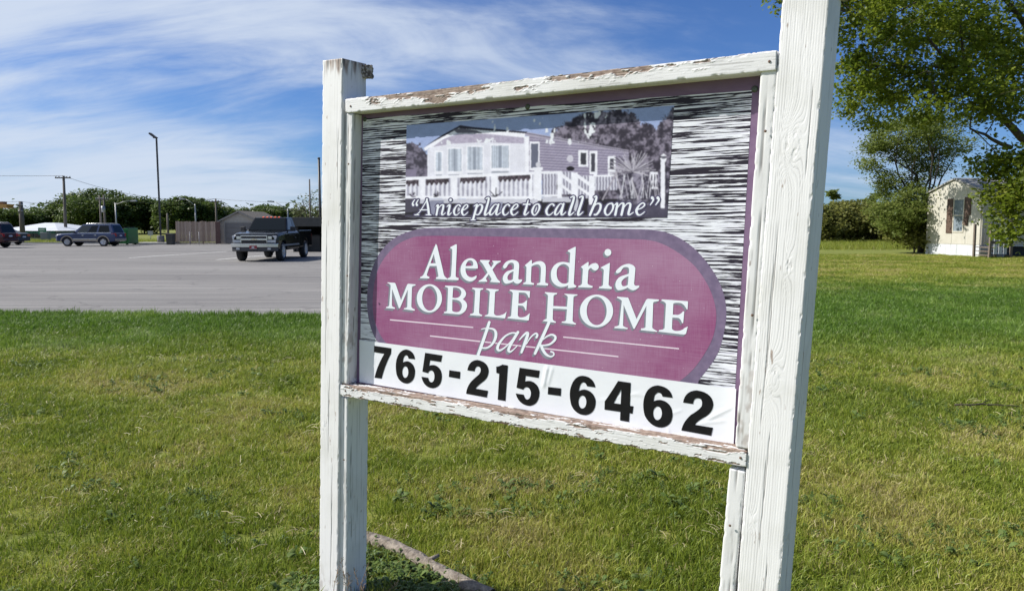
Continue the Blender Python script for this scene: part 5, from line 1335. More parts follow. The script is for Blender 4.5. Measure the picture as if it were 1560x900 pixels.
for s in (0, 1):
    xa, xb = (-.22, gw / 2) if s == 0 else (gw + .22, gw / 2); za = e_z - .16
    rf.hexa([(xa, -.25, za), (xb, -.25, r_z - .08), (xb, 6.7, r_z - .08), (xa, 6.7, za), (xa, -.25, za + .12), (xb, -.25, r_z + .04), (xb, 6.7, r_z + .04), (xa, 6.7, za + .12)])
rf.build('roof', M_shingle, groot)
for s in (0, 1):
    xa, xb = (-.2, gw / 2) if s == 0 else (gw + .2, gw / 2)
    MB().hexa([(xa, -.28, e_z - .18), (xb, -.28, r_z - .10), (xb, -.255, r_z - .10), (xa, -.255, e_z - .18), (xa, -.28, e_z - .06), (xb, -.28, r_z + .02), (xb, -.255, r_z + .02), (xa, -.255, e_z - .06)]).build('fascia', pm('fascia%d' % s, (.30, .28, .25), .7), groot)
d0, d1 = xat(345, GD) - gx0, xat(385, GD) - gx0; dz = at(350, 339.5, GD).z
door = MB().box((d0, -.035, .02), (d1, -.0325, dz)).build('garage_door', M_door, groot)
for k in range(4): MB().box((d0 + .03, -.055, .05 + k * (dz - .05) / 4), (d1 - .03, -.036, .0 + (k + 1) * (dz - .05) / 4)).build('door_panel', M_door, door, bevel=.012)
for x0_, x1_, z0_, z1_ in ((d0 - .12, d0, 0, dz + .1), (d1, d1 + .12, 0, dz + .1), (d0, d1, dz, dz + .1)): MB().box((x0_, -.06, z0_), (x1_, -.031, z1_)).build('door_frame', pm('door_trim_%d' % int(x0_ * 100), (.34, .32, .28), .7), groot)

# long dark open-fronted shed right of the truck
CD = gnd(470, 384).y
cx0, cx1 = xat(446, CD), xat(640, CD); zt_ = at(470, 331, CD).z; zb_ = at(470, 345, CD).z
croot = empty('open_shed', (cx0, CD, 0), 0, 'dark flat-roofed open shed behind the tail of the pickup truck', 'shed'); w_ = cx1 - cx0
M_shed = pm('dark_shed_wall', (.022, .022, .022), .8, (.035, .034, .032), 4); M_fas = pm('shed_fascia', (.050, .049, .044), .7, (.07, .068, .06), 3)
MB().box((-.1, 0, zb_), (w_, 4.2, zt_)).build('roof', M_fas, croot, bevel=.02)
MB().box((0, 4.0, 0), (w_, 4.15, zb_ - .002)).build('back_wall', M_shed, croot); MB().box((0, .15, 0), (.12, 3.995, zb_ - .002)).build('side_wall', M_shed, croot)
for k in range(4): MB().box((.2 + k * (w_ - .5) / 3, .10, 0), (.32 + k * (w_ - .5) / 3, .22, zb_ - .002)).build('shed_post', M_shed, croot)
for k, (x, wd, h) in enumerate(((.5, .9, 1.0), (1.9, .7, 1.3), (3.1, 1.0, .8))):
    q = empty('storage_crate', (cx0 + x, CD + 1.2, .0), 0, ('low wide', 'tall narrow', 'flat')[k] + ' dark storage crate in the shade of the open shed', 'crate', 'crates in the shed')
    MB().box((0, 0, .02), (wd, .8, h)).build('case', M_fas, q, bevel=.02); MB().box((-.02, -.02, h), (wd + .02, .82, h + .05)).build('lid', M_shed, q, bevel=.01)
# ------------------------------------------------------------------ the mobile home on the right
TY, TX = 38.8, 24.3
M_cream = pm('cream_aluminium', (.47, .45, .385), .6, (.53, .51, .45), 2.2, bump=.05); M_rib = pm('ribbed_aluminium', (.52, .49, .41), .5, (.60, .57, .49), 2)
M_skirt = pm('white_skirting', (.66, .68, .72), .6, (.50, .52, .55), 3, stretch=(1, 1, .4)); M_shut = pm('brown_shutter', (.075, .045, .032), .7, (.11, .07, .05), 6); M_roofm = pm('grey_roof_coating', (.26, .255, .25), .7, (.34, .335, .33), 3)
mh = empty('mobile_home', (TX, TY, 0), R(7), 'cream single-wide mobile home with brown shutters under the maple branches', 'mobile home')
LW, LL, EZ, AZ_, SK = 4.15, 15.0, 3.42, 4.12, .62
MB().prism([(0, SK), (LW, SK), (LW, EZ), (LW / 2, AZ_), (0, EZ)], 0, 0, LL).build('wall', M_cream, mh)
# panel joints and the ribbed long side
nr = 92
P = []; F = []
for k in range(nr * 4 + 1):
    x = .02 + k * (LL - .04) / (nr * 4); y = -.012 - (.030 if k % 4 in (1, 2) else 0)
    P += [(x, y, SK + .02), (x, y, EZ - .02)]
    if k: F.append([2 * k - 2, 2 * k, 2 * k + 1, 2 * k - 1])
MB().add(P, F).build('ribbed_siding', M_rib, mh)
for k in range(4):
    y0_, y1_ = k * LW / 4 + .012, (k + 1) * LW / 4 - .012; zt0 = EZ + (AZ_ - EZ) * (1 - abs(y0_ - LW / 2) / (LW / 2)) - .03; zt1 = EZ + (AZ_ - EZ) * (1 - abs(y1_ - LW / 2) / (LW / 2)) - .03
    MB().hexa([(-.014, y0_, SK + .03), (-.014, y1_, SK + .03), (-.002, y1_, SK + .03), (-.002, y0_, SK + .03), (-.014, y0_, zt0), (-.014, y1_, zt1), (-.002, y1_, zt1), (-.002, y0_, zt0)]).build('end_panel', M_cream, mh)
for y0_, y1_, za, zb in ((-.10, LW / 2, EZ, AZ_), (LW / 2, LW + .10, AZ_, EZ)):
    MB().hexa([(-.10, y0_, za + (-.01)), (LL, y0_, za - .01), (LL, y1_, zb - .01 + .02), (-.10, y1_, zb + .01), (-.10, y0_, za + .07), (LL, y0_, za + .07), (LL, y1_, zb + .09), (-.10, y1_, zb + .09)]).build('roof', M_roofm, mh)
MB().box((-.03, -.03, SK - .06), (LL, -.004, SK)).build('belt_trim', M_skirt, mh)
nsk = 5
for k in range(nsk): MB().box((-.012, k * LW / nsk + .006, -.1), (.02, (k + 1) * LW / nsk - .006, SK - .004)).build('skirting_panel', M_skirt, mh)
for k in range(2): MB().box((.03 + k * .72, -.012, -.1), (.03 + k * .72 + .70, .02, SK - .07)).build('skirting_panel', M_skirt, mh)
MB().box((1.5, .3, -.1), (LL, .34, SK - .002)).build('underfloor', M_dark, mh)
MB().box((-.06, -.06, SK - .10), (.9, -.031, SK + .0)).build('corner_trim', M_skirt, mh)
yw0, yw1, zw0, zw1 = 1.26, 1.96, 1.34, 3.02
wf = MB()
for a, b in (((-.05, yw0 - .06, zw0 - .06), (-.016, yw0, zw1 + .06)), ((-.05, yw1, zw0 - .06), (-.016, yw1 + .06, zw1 + .06)), ((-.05, yw0, zw1), (-.016, yw1, zw1 + .06)), ((-.05, yw0, zw0 - .06), (-.016, yw1, zw0)), ((-.048, yw0, (zw0 + zw1) / 2 - .03), (-.016, yw1, (zw0 + zw1) / 2 + .03))): wf.box(a, b)
win = wf.build('window', M_rib, mh)
M_pane = pm('curtained_pane', (.13, .17, .21), .08, (.24, .28, .32), 1.2, spec=.5)
MB().box((-.030, yw0, zw0), (-.0165, yw1, (zw0 + zw1) / 2 - .03)).build('pane', M_pane, win); MB().box((-.030, yw0, (zw0 + zw1) / 2 + .03), (-.0165, yw1, zw1)).build('pane', M_pane, win)
def shutter(y0_, y1_, z0_, z1_, tilt=0):
    s_ = MB().box((-.045, 0, 0), (-.016, y1_ - y0_, z1_ - z0_)).build('shutter', M_shut, mh, bevel=.006, loc=(0, y0_, z0_)); s_.rotation_euler = (tilt, 0, 0)
    for k in range(int((z1_ - z0_) / .09) - 1): MB().hexa([(-.058, .05, .07 + k * .09), (-.058, y1_ - y0_ - .05, .07 + k * .09), (-.046, y1_ - y0_ - .05, .07 + k * .09), (-.046, .05, .07 + k * .09), (-.048, .05, .13 + k * .09), (-.048, y1_ - y0_ - .05, .13 + k * .09), (-.0455, y1_ - y0_ - .05, .13 + k * .09), (-.0455, .05, .13 + k * .09)]).build('louvre', M_shut, s_)
shutter(yw1 + .08, yw1 + .56, 1.22, 3.10); shutter(yw0 - .54, yw0 - .06, 2.18, 3.14); shutter(yw0 - .34, yw0 + .06, 1.62, 2.16, R(9))
# wooden steps with rails at the near corner
M_oldw = pm('grey_old_timber', (.12, .095, .075), .9, (.20, .165, .14), 9, stretch=(4, 4, 1), bump=.3)
ws = empty('wooden_steps', (TX - .1, TY - 1.35, 0), R(7), 'old wooden steps and railing at the near corner of the mobile home', 'steps')
for x, y, h, t_ in ((-.25, .0, 1.75, .03), (-.25, 1.05, 1.72, -.02), (.95, .0, 1.72, -.05), (.95, 1.05, 1.7, .02)):
    MB().hexa([(x - .05, y - .05, -.1), (x + .05, y - .05, -.1), (x + .05, y + .05, -.1), (x - .05, y + .05, -.1), (x - .05 + t_, y - .05, h), (x + .05 + t_, y - .05, h), (x + .05 + t_, y + .05, h), (x - .05 + t_, y + .05, h)]).build('newel', M_oldw, ws)
for z in (1.15, .72): MB().box((-.2, -.03, z), (.92, .012, z + .15)).build('rail_board', M_oldw, ws)
for k in range(3): MB().box((-.2, .1, .12 + k * .2), (.9 - k * .0, 1.0, .16 + k * .2)).build('tread', M_oldw, ws); 
for k in range(3): MB().box((.0 + k * .27, -.015 + .02, .2), (.17 + k * .27, .035, 1.14)).build('infill_board', M_skirt, ws)

# ------------------------------------------------------------------ trees
def leaf_mat(name, c_lo, c_mid, c_hi, trans=.35):
    m, t, b = new_mat(name); t.nodes.remove(b); out = t.nodes['Material Output']
    a = t.nodes.new('ShaderNodeAttribute'); a.attribute_name = 'tone'
    r = t.nodes.new('ShaderNodeValToRGB'); e = r.color_ramp.elements
    e[0].position = 0; e[0].color = (*c_lo, 1); e[1].position = 1; e[1].color = (*c_hi, 1); q = e.new(.55); q.color = (*c_mid, 1)
    t.links.new(a.outputs['Fac'], r.inputs[0])
    d = t.nodes.new('ShaderNodeBsdfPrincipled'); d.inputs['Roughness'].default_value = .5; d.inputs['Specular IOR Level'].default_value = .3; t.links.new(r.outputs[0], d.inputs['Base Color'])
    tr_ = t.nodes.new('ShaderNodeBsdfTranslucent'); t.links.new(r.outputs[0], tr_.inputs[0])
    mx = t.nodes.new('ShaderNodeMixShader'); mx.inputs[0].default_value = trans
    t.links.new(d.outputs[0], mx.inputs[1]); t.links.new(tr_.outputs[0], mx.inputs[2]); t.links.new(mx.outputs[0], out.inputs[0]); return m
M_bark = pm('dark_bark', (.045, .036, .028), .95, (.085, .07, .055), 6, stretch=(3, 3, .6), bump=.5)
M_maple = leaf_mat('maple_leaves', (.075, .122, .013), (.175, .230, .022), (.30, .325, .045), .55)
M_locust = leaf_mat('locust_leaves', (.105, .150, .034), (.190, .240, .056), (.28, .31, .095), .55)
M_hedge = leaf_mat('hedge_leaves', (.11, .125, .027), (.19, .20, .048), (.28, .28, .09), .45)
M_far = leaf_mat('far_leaves', (.045, .075, .016), (.085, .130, .026), (.140, .185, .045), .35)
M_faru = leaf_mat('far_pale_leaves', (.09, .115, .045), (.145, .17, .075), (.20, .22, .11), .35)
LEAFQ = np.array([(0, 0, 0), (.42, .34, .06), (1, 0, -.04), (.42, -.34, .06)])
LEAFM = np.array([(0, 0, 0), (.22, .36, .03), (.50, .20, .02), (.62, .46, -.02), (1, 0, -.06), (.62, -.46, -.02), (.50, -.20, .02), (.22, -.36, .03)])
def leaves(name, C, size, mat, parent, seed, shape='q', droop=.2, tone_fn=None, jit=.5):
    """one small folded leaf at every point of C"""
    r_ = np.random.default_rng(seed); n = len(C)
    base = LEAFM if shape == 'm' else LEAFQ
    az = r_.uniform(0, 2 * np.pi, n); pit = r_.normal(-droop, .45, n); rol = r_.normal(0, .55, n); s = size * r_.uniform(1 - jit, 1 + jit, n)
    ca, sa, cp, sp, cr, sr = np.cos(az), np.sin(az), np.cos(pit), np.sin(pit), np.cos(rol), np.sin(rol)
    fx_ = np.stack([ca * cp, sa * cp, sp], -1); up = np.stack([-ca * sp, -sa * sp, cp], -1); lf = np.cross(up, fx_)
    l2 = lf * cr[:, None] + up * sr[:, None]; u2 = up * cr[:, None] - lf * sr[:, None]
    V = C[:, None, :] + s[:, None, None] * (base[None, :, 0:1] * fx_[:, None, :] + base[None, :, 1:2] * l2[:, None, :] + base[None, :, 2:3] * u2[:, None, :])
    k = len(base); V = V.reshape(-1, 3); o = np.arange(n)[:, None] * k
    if shape == 'm': tri = np.array([(0, 1, 2), (0, 2, 4), (2, 3, 4), (0, 4, 6), (4, 5, 6), (0, 6, 7)])
    else: tri = np.array([(0, 1, 2), (0, 2, 3)])
    F = (o[:, None, :] + tri[None]).reshape(-1, 3)
    me = np_mesh(name, V, F, [mat])
    tone = np.clip(r_.normal(.5, .20, n) if tone_fn is None else tone_fn(C, r_), 0, 1)
    vattr(me, 'tone', np.repeat(tone, k)); return link(name, me, parent)
def blob_points(blobs, per, r_, clump, shell=.45):
    """leaf positions: twig clumps spread through uneven lobes; returns points and clump ids"""
    pts, tid = [], []
    for bi, (c, rad, w) in enumerate(blobs):
        nc_ = max(4, int(w))
        d = r_.normal(0, 1, (nc_, 3)); d /= np.linalg.norm(d, axis=1)[:, None]
        rr = (shell + (1 - shell) * r_.uniform(0, 1, nc_)) ** .6
        bump = .78 + .42 * r_.uniform(0, 1, nc_)
        cc = np.array(c) + d * (rr * bump)[:, None] * np.array(rad)
        for q in range(nc_):
            m = int(per * r_.uniform(.5, 1.5)); g = r_.normal(0, 1, (m, 3)) * np.array(clump) * r_.uniform(.6, 1.3)
            pts.append(cc[q] + g); tid.append(np.full(m, bi * 1000 + q))
    return np.vstack(pts), np.concatenate(tid)
def clump_tone(tid, spread=.16, mean=.5):
    def fn(C, r_):
        ids, inv = np.unique(tid, return_inverse=True); t_ = r_.normal(mean, spread, len(ids))[inv]; return t_ + r_.normal(0, .12, len(C))
    return fn
def limb(mb_, a, b, r0, r1, r_, n=6, wob=.06):
    a, b = Vector(a), Vector(b); L_ = (b - a).length; pts = []
    off = Vector((r_.normal(0, 1), r_.normal(0, 1), abs(r_.normal(0, .6)))) * wob * L_
    for k in range(n + 1):
        u = k / n; j = Vector(r_.normal(0, 1, 3)) * .012 * L_ * (0 < k < n)
        pts.append(a.lerp(b, u) + off * math.sin(math.pi * u) + j)
    mb_.tube(pts, [r0 + (r1 - r0) * (k / n) ** .8 for k in range(n + 1)], 7, cap=False); return pts

# ---- big maple, trunk just outside the frame; its boughs reach in from the right
def maple():
    r_ = np.random.default_rng(5); Y0 = 33.0
    base = Vector((xat(1640, Y0), Y0, 0))
    root = empty('maple_tree', base, 0, 'big leafy maple tree whose boughs hang in from the right edge', 'tree')
    B = lambda px, py, Y: at(px, py, Y) - base
    wood = MB()
    trunk_top = Vector((-.4, 0, 3.6))
    wood.tube([(0, 0, -.2), (0, 0, .3), (-.1, 0, 1.8), (-.4, 0, 3.6)], [.62, .48, .42, .38], 12)
    L1 = limb(wood, trunk_top, B(1500, 158, 31.5), .26, .11, r_, 7, .05); L2 = limb(wood, L1[-1], B(1415, 60, 30.5), .11, .05, r_, 6); L2b = limb(wood, L1[-1], B(1465, 20, 31), .09, .04, r_, 6)
    L3 = limb(wood, B(1540, 225, 32.3), B(1478, 196, 30), .10, .035, r_, 5, .03)
    L4 = limb(wood, trunk_top, B(1570, -60, 33.5), .30, .14, r_, 7); L5 = limb(wood, L4[4], B(1450, -60, 32), .13, .05, r_, 6); L6 = limb(wood, L5[-2], B(1330, 40, 30.5), .06, .02, r_, 6)
    L7 = limb(wood, trunk_top, B(1555, 260, 30), .16, .05, r_, 6); L8 = limb(wood, L7[-2], B(1530, 320, 28.5), .06, .02, r_, 5); L9 = limb(wood, L2[3], B(1340, 100, 30), .05, .015, r_, 6)
    L10 = limb(wood, L4[-1], B(1600, -260, 34), .14, .05, r_, 6)
    bl = []
    def lobe(px, py, Y, rx, ry, rz, w): bl.append((np.array(at(px, py, Y) - base), (rx, ry, rz), w))
    for a in ((1330, 40, 30, 1.5, 2.2, 1.1, 46), (1310, 110, 30.5, 1.05, 1.8, 1.0, 34), (1355, 95, 31, 1.3, 2.2, 1.2, 44), (1310, 0, 31, 1.5, 2.4, 1.2, 40), (1370, -30, 31, 2.0, 2.6, 1.3, 46),
              (1420, 40, 31, 1.6, 2.4, 1.3, 48), (1440, -30, 32, 2.2, 2.8, 1.4, 46), (1390, 140, 30.2, 1.2, 1.6, .8, 32), (1440, 110, 31, 1.5, 2.0, 1.0, 42), (1490, 60, 32, 1.7, 2.4, 1.3, 48), (1540, 110, 32, 1.6, 2.4, 1.2, 46),
              (1480, 140, 29.5, 1.2, 1.8, .7, 34), (1530, 165, 30, 1.3, 2.0, .7, 34), (1420, 165, 29, 1.0, 1.2, .5, 18), (1550, 20, 32, 1.8, 2.6, 1.4, 46), (1500, -40, 33, 2.4, 3.0, 1.6, 44), (1580, 70, 33, 1.8, 2.5, 1.5, 40),
              (1300, 155, 40, .9, 1.6, .7, 22), (1328, 180, 40.5, .6, 1.4, .6, 16), (1345, 150, 41, .8, 1.5, .6, 18), (1320, 130, 39.5, .9, 1.6, .8, 20), (1205, -25, 30.5, 1.1, 1.6, .8, 20), (1250, -40, 31, 1.5, 2.0, 1.0, 26), (1215, 2, 30.5, .45, .8, .30, 7),
              (1555, 245, 29, 1.0, 1.6, .7, 30), (1535, 285, 28.4, .8, 1.4, .7, 26), (1556, 310, 28.2, .9, 1.6, .8, 34), (1515, 245, 29.2, .8, 1.2, .45, 18), (1548, 345, 28, .6, 1.3, .5, 18), (1580, 270, 29, 1.4, 2.0, 1.3, 34),
              (1500, -200, 34, 4.0, 4.5, 2.6, 60), (1620, -120, 34, 3.8, 4.5, 3.0, 60), (1680, 40, 34, 3.6, 4.5, 3.0, 56), (1690, 220, 32, 2.6, 3.5, 2.2, 36),
              (1430, 40, 37, 2.6, 2.2, 1.8, 42), (1350, 30, 37, 2.2, 2.2, 1.6, 36), (1520, 60, 37, 2.6, 2.4, 2.0, 40)): lobe(*a)
    P, tid = blob_points(bl, 41, r_, (.31, .31, .20), .15)
    # sprays hang a little below the twigs that carry them
    P[:, 2] -= .10 * r_.uniform(0, 1, len(P))
    for c, rad, w in bl[:30]:
        near = min((p for L_ in (L1, L2, L2b, L3, L5, L6, L7, L8, L9) for p in L_), key=lambda p: (p - Vector(c)).length)
        if (near - Vector(c)).length < 4.5:
            m_ = limb(wood, near, Vector(c) + Vector(r_.normal(0, .2, 3)), .028, .010, r_, 5)
            for k in range(5): limb(wood, m_[2 + k % 3], Vector(c) + Vector(r_.normal(0, .8, 3) * np.array(rad)), .012, .004, r_, 4)
    wood.build('trunk', M_bark, root)
    leaves('crown', P, .140, M_maple, root, 31, 'm', .35, clump_tone(tid, .17))
maple()

# ---- airy locust behind the mobile home
def locust():
    r_ = np.random.default_rng(9); Y0 = 44.8; base = Vector((xat(1402, 45.6), 45.6, 0))
    root = empty('locust_tree', base, 0, 'airy spreading locust tree behind the mobile home', 'tree'); B = lambda px, py, Y=Y0: at(px, py, Y) - base
    w = MB(); w.tube([(0, 0, -.2), (.05, 0, 1.4), (.1, 0, 2.6)], [.22, .17, .14], 10); t0 = Vector((.1, 0, 2.6))
    tips = [(1345, 215), (1330, 255), (1375, 195), (1405, 185), (1440, 190), (1462, 225), (1370, 265), (1395, 240), (1430, 230), (1352, 240)]
    bl = []
    for k, (x, y) in enumerate(tips):
        e = B(x, y, Y0 + r_.uniform(-2.5, 2.5)); L_ = limb(w, t0, e, .075, .018, r_, 7, .10)
        for q in range(4): limb(w, L_[3 + q % 4], e + Vector(r_.normal(0, .5, 3)), .014, .005, r_, 4)
    for x, y, rx, rz, wt in ((1335, 215, 1.2, .55, 22), (1325, 250, 1.0, .45, 15), (1355, 195, 1.1, .5, 18), (1385, 188, 1.3, .55, 22), (1415, 182, 1.3, .5, 20), (1445, 192, 1.2, .6, 20), (1462, 222, .9, .6, 16), (1350, 270, 1.1, .5, 16), (1375, 235, 1.2, .5, 18),
                             (1405, 222, 1.3, .5, 18), (1435, 228, 1.0, .5, 14), (1365, 300, 1.3, .8, 24), (1345, 290, .9, .5, 12), (1395, 280, 1.0, .6, 14), (1330, 228, 1.0, .4, 12), (1400, 200, 1.4, .4, 16), (1380, 320, 1.4, 1.2, 40), (1400, 305, 1.2, 1.0, 30), (1360, 330, 1.4, 1.2, 36), (1345, 320, 1.0, .8, 16), (1400, 250, 1.2, .6, 20), (1425, 255, 1.0, .6, 16), (1355, 220, 1.2, .5, 18), (1420, 205, 1.2, .5, 18), (1390, 212, 1.2, .5, 18)):
        bl.append((np.array(B(x, y, Y0 + r_.uniform(-2, 2))), (rx * .80, rx * 1.3, rz * 1.15), wt * 3.1))
    P, tid = blob_points(bl, 26, r_, (.22, .22, .11), .15)
    w.build('trunk', M_bark, root); leaves('crown', P, .125, M_locust, root, 33, 'q', .1, clump_tone(tid))
locust()

# ---- generic broadleaf tree or shrub with its own crown and trunk
def tree(name, label, px, base_y, Y, top_y, wpx, mat, seed, group=None, lobes=9, leaf=.4, per=22, flat_=1.0, trunk_h=.25, dens=30, low=False, cat='tree', clump=None):
    r_ = np.random.default_rng(seed); base = Vector((xat(px, Y), Y, 0)); H = at(px, top_y, Y).z; W = wpx / F_PX * Y / 2
    root = empty(name, base, 0, label, cat, group)
    w = MB(); th = H * trunk_h; w.tube([(0, 0, -.2), (0, 0, th), (r_.normal(0, .1), 0, H * .6)], [max(.04, H * .028), H * .020, H * .010], 8)
    bl = []
    for k in range(lobes):
        a = 2.399 * k + r_.uniform(0, .6); q = math.sqrt((k + .5) / lobes) * .68; zc = (th * (0.35 if low else .9) + (H - th * (.35 if low else .9)) * r_.uniform(.20, .74)) if k else H * .76
        hgt = max(0, (zc / H - .5)) * 1.1
        c = np.array((math.cos(a) * q * W * (1 - hgt * .55), math.sin(a) * q * W * (1 - hgt * .55), zc)); rr = W * r_.uniform(.36, .52); rz = min(H * .26, rr * .8) * flat_
        c[2] = min(c[2], H - rz * .95)
        bl.append((c, (rr, rr, rz), dens)); limb(w, (0, 0, th * r_.uniform(.5, 1)), Vector(c), H * .012, H * .004, r_, 4)
    P, tid = blob_points(bl, per, r_, clump or (W * .10, W * .10, W * .06), .35); P[:, 2] *= H / np.percentile(P[:, 2], 99.3); P[:, :2] *= W / np.percentile(np.abs(P[:, 0]), 98.5); kp = (P[:, 2] > .05) & (P[:, 2] < H * 1.025) & (np.hypot(P[:, 0], P[:, 1]) < W * 1.12); P, tid = P[kp], tid[kp]
    w.build('trunk', M_bark, root); leaves('crown', P, leaf, mat, root, seed + 1, 'q', .1, clump_tone(tid)); return root
# hedge of big shrubs on the right
for k, (px, ty, wp) in enumerate(((1246, 312, 62), (1276, 308, 58), (1304, 306, 56), (1330, 311, 54), (1356, 312, 56), (1382, 318, 52), (1404, 312, 46), (1215, 310, 64))):
    tree('shrub', ['olive green shrub in the hedge nearest the white sign post', 'second olive shrub of the hedge right of the sign post', 'third olive shrub of the hedge right of the sign post', 'middle olive shrub of the long hedge', 'fifth olive shrub of the hedge right of the sign post', 'sixth olive shrub of the hedge towards the mobile home', 'last hedge shrub touching the mobile home wall', 'olive hedge shrub mostly hidden behind the sign post'][k],
         px, 372, 58 + (k % 3) * 1.1, ty, wp * 1.65, M_hedge, 200 + k, 'hedge shrubs', 9, .22, 30, 1.05, .10, 36, True, 'shrub')
tree('shrub', 'leafy shrub round the locust trunk at the far corner of the mobile home', 1392, 380, 44.6, 326, 92, M_hedge, 260, 'hedge shrubs', 9, .17, 30, 1.05, .10, 34, True, 'shrub')
for k, (px, ty, wp) in enumerate(((1262, 290, 24), (1318, 298, 30))):
    tree('slender_tree', ['small thin tree rising above the left end of the hedge', 'small thin tree rising above the middle of the hedge'][k], px, 372, 66, ty, wp, M_locust, 240 + k, 'trees behind the hedge', 6, .22, 18, .8, .45, 10)
# tree mass far left
far = ((22, 318, 60, 0), (8, 322, 50, 1), (62, 322, 44, 0), (88, 312, 56, 0), (112, 296, 60, 0), (140, 289, 72, 0), (172, 291, 66, 0), (196, 300, 52, 0), (222, 304, 46, 0), (246, 306, 52, 0), (272, 300, 50, 0), (296, 303, 50, 0), (320, 309, 44, 0), (346, 317, 36, 0), (398, 313, 44, 0), (420, 315, 40, 0), (440, 320, 34, 1))
desc = ['dark tree at the far left behind the roof edge', 'low dark tree cut by the left edge', 'low green tree above the white roofed building', 'rounded tree left of the tall utility pole', 'tall rounded tree right of the utility pole', 'tallest broad tree of the far wood', 'broad tree above the blue car', 'green tree above the tail of the blue car', 'low tree between the dumpster and the lamp post', 'tree right behind the parking lot lamp post', 'tree rising above the left part of the board fence', 'tree rising above the right part of the board fence', 'tree left of the tan garage roof', 'small tree behind the ridge of the tan garage', 'dark green tree above the cab of the pickup truck', 'green tree right of the pickup roof lamps', 'pale green small tree above the open shed']
for k, (px, ty, wp, pale) in enumerate(far):
    tree('broadleaf_tree', desc[k], px, 365, 132 + (k * 37 % 23), ty, wp * 1.3, M_faru if pale and k > 5 else M_far, 300 + k, 'far trees behind the parking lot', 12, .42, 40, 1.1, .12, 30, True)
def bare_tree(px, Y, top_y, wpx, seed, label):
    r_ = np.random.default_rng(seed); base = Vector((xat(px, Y), Y, 0)); H = at(px, top_y, Y).z; W = wpx / F_PX * Y / 2
    root = empty('sparse_tree', base, 0, label, 'tree'); w = MB(); w.tube([(0, 0, -.2), (0, 0, H * .3)], [.22, .16], 8); P = []
    for k in range(18):
        e = Vector((r_.uniform(-1, 1) * W, r_.uniform(-1, 1) * W, H * r_.uniform(.6, 1.0))); L_ = limb(w, (0, 0, H * r_.uniform(.15, .4)), e, .07, .02, r_, 6)
        for q in range(5):
            e2 = L_[2 + q % 4] + Vector(r_.normal(0, .9, 3)); limb(w, L_[2 + q % 4], e2, .03, .012, r_, 3); P.append(np.array(e2) + r_.normal(0, .35, (9, 3)))
    w.build('trunk', M_bark, root); leaves('crown', np.vstack(P), .30, M_faru, root, seed, 'q')
bare_tree(472, 95, 303, 50, 71, 'sparse half-bare tree above the roof of the open shed')
# distant belt of woods that closes the horizon
r_ = np.random.default_rng(77); P = []
for k in range(1700):
    x = r_.uniform(-420, 420); y = r_.uniform(250, 330); h = r_.uniform(4, 9) * (.6 if abs(x) < 40 else 1.0)
    g = r_.normal(0, 1, (26, 3)) * np.array((3.2, 3.2, h * .30)); g[:, 2] += h * .45; P.append(g + np.array((x, y, 0)))
P = np.vstack(P); P = P[P[:, 2] > 0]
o = leaves('woodland', P, 2.0, M_far, None, 78, 'q'); tag(o, 'distant dark belt of woods along the horizon', 'woods', kind='stuff')
# tall unmown grass under the hedge and on the verge behind the lot
tall = bpy.data.collections.new('tall_grass_clumps'); _c = clumps; clumps = tall
make_clump(20, 40, .30, .25, .55, .05, .15); make_clump(21, 40, .30, .20, .50, .15, .12); clumps = _c
n1, n2 = 2600, 3400
x1 = r_.uniform(16, 33.5, n1); y1 = 54.5 + r_.normal(0, 1.6, n1) + (x1 - 22) * .1
x2 = r_.uniform(-52, -20, n2); y2 = LOT_FAR + .6 + np.abs(r_.normal(0, 3.2, n2))
P = np.stack([np.r_[x1, x2], np.r_[y1, y2], np.zeros(n1 + n2)], -1); n = len(P)
sc_ = r_.uniform(.7, 1.3, n) * np.r_[np.ones(n1), np.full(n2, .75)]
o = points_obj('tall_grass', P, r_.integers(0, 2, n), np.stack([r_.normal(0, .1, n), r_.normal(0, .1, n), r_.uniform(0, 6.28, n)], -1), np.stack([sc_ * 2.2, sc_ * 2.2, sc_], -1), {'tint': np.clip(r_.normal(.28, .18, n), 0, 1), 'lush': np.zeros(n)}, tall)
tag(o, 'tall unmown grass under the hedge and along the far verge', 'grass', kind='stuff')
# ------------------------------------------------------------------ poles, lamps, wires
M_steel = pm('galvanised_steel', (.26, .27, .28), .5, (.34, .35, .36), 4, metallic=.5); M_bronze = pm('dark_bronze_paint', (.030, .029, .030), .5, (.045, .043, .042), 5); M_upole = pm('creosoted_pole', (.10, .085, .075), .9, (.16, .14, .125), 6, stretch=(3, 3, .4))
# parking lot lamp
LD = LOT_FAR - 1.0; lx = xat(246.5, LD); H = at(245, 213, LD).z
q = empty('lamp_post', (lx, LD, 0), 0, 'tall dark parking lot lamp post with a tilted floodlight', 'lamp')
MB().box((-.062, -.062, .0), (.062, .062, H)).build('pole', M_bronze, q, bevel=.02); MB().lathe([(.0, .0), (.30, .0), (.30, .72), (.26, .76), (0, .76)], (0, 0, 0), 2, 18).build('concrete_base', pm('stained_concrete', (.13, .13, .13), .9, (.19, .19, .185), 5), q)
MB().box((-.28, -.06, H + .12), (.12, .06, H + .20)).build('bracket', M_bronze, q, bevel=.01); MB().box((-.05, -.05, H), (.05, .05, H + .14)).build('tenon', M_bronze, q)
hd = MB().box((-.34, -.24, -.07), (.34, .24, .07)).build('lamp_head', M_bronze, q, bevel=.03, loc=(-.28, 0, H + .34)); hd.rotation_euler = (0, R(38), 0)
MB().box((-.29, -.19, -.085), (.29, .19, -.071)).build('lens', M_lens, hd)
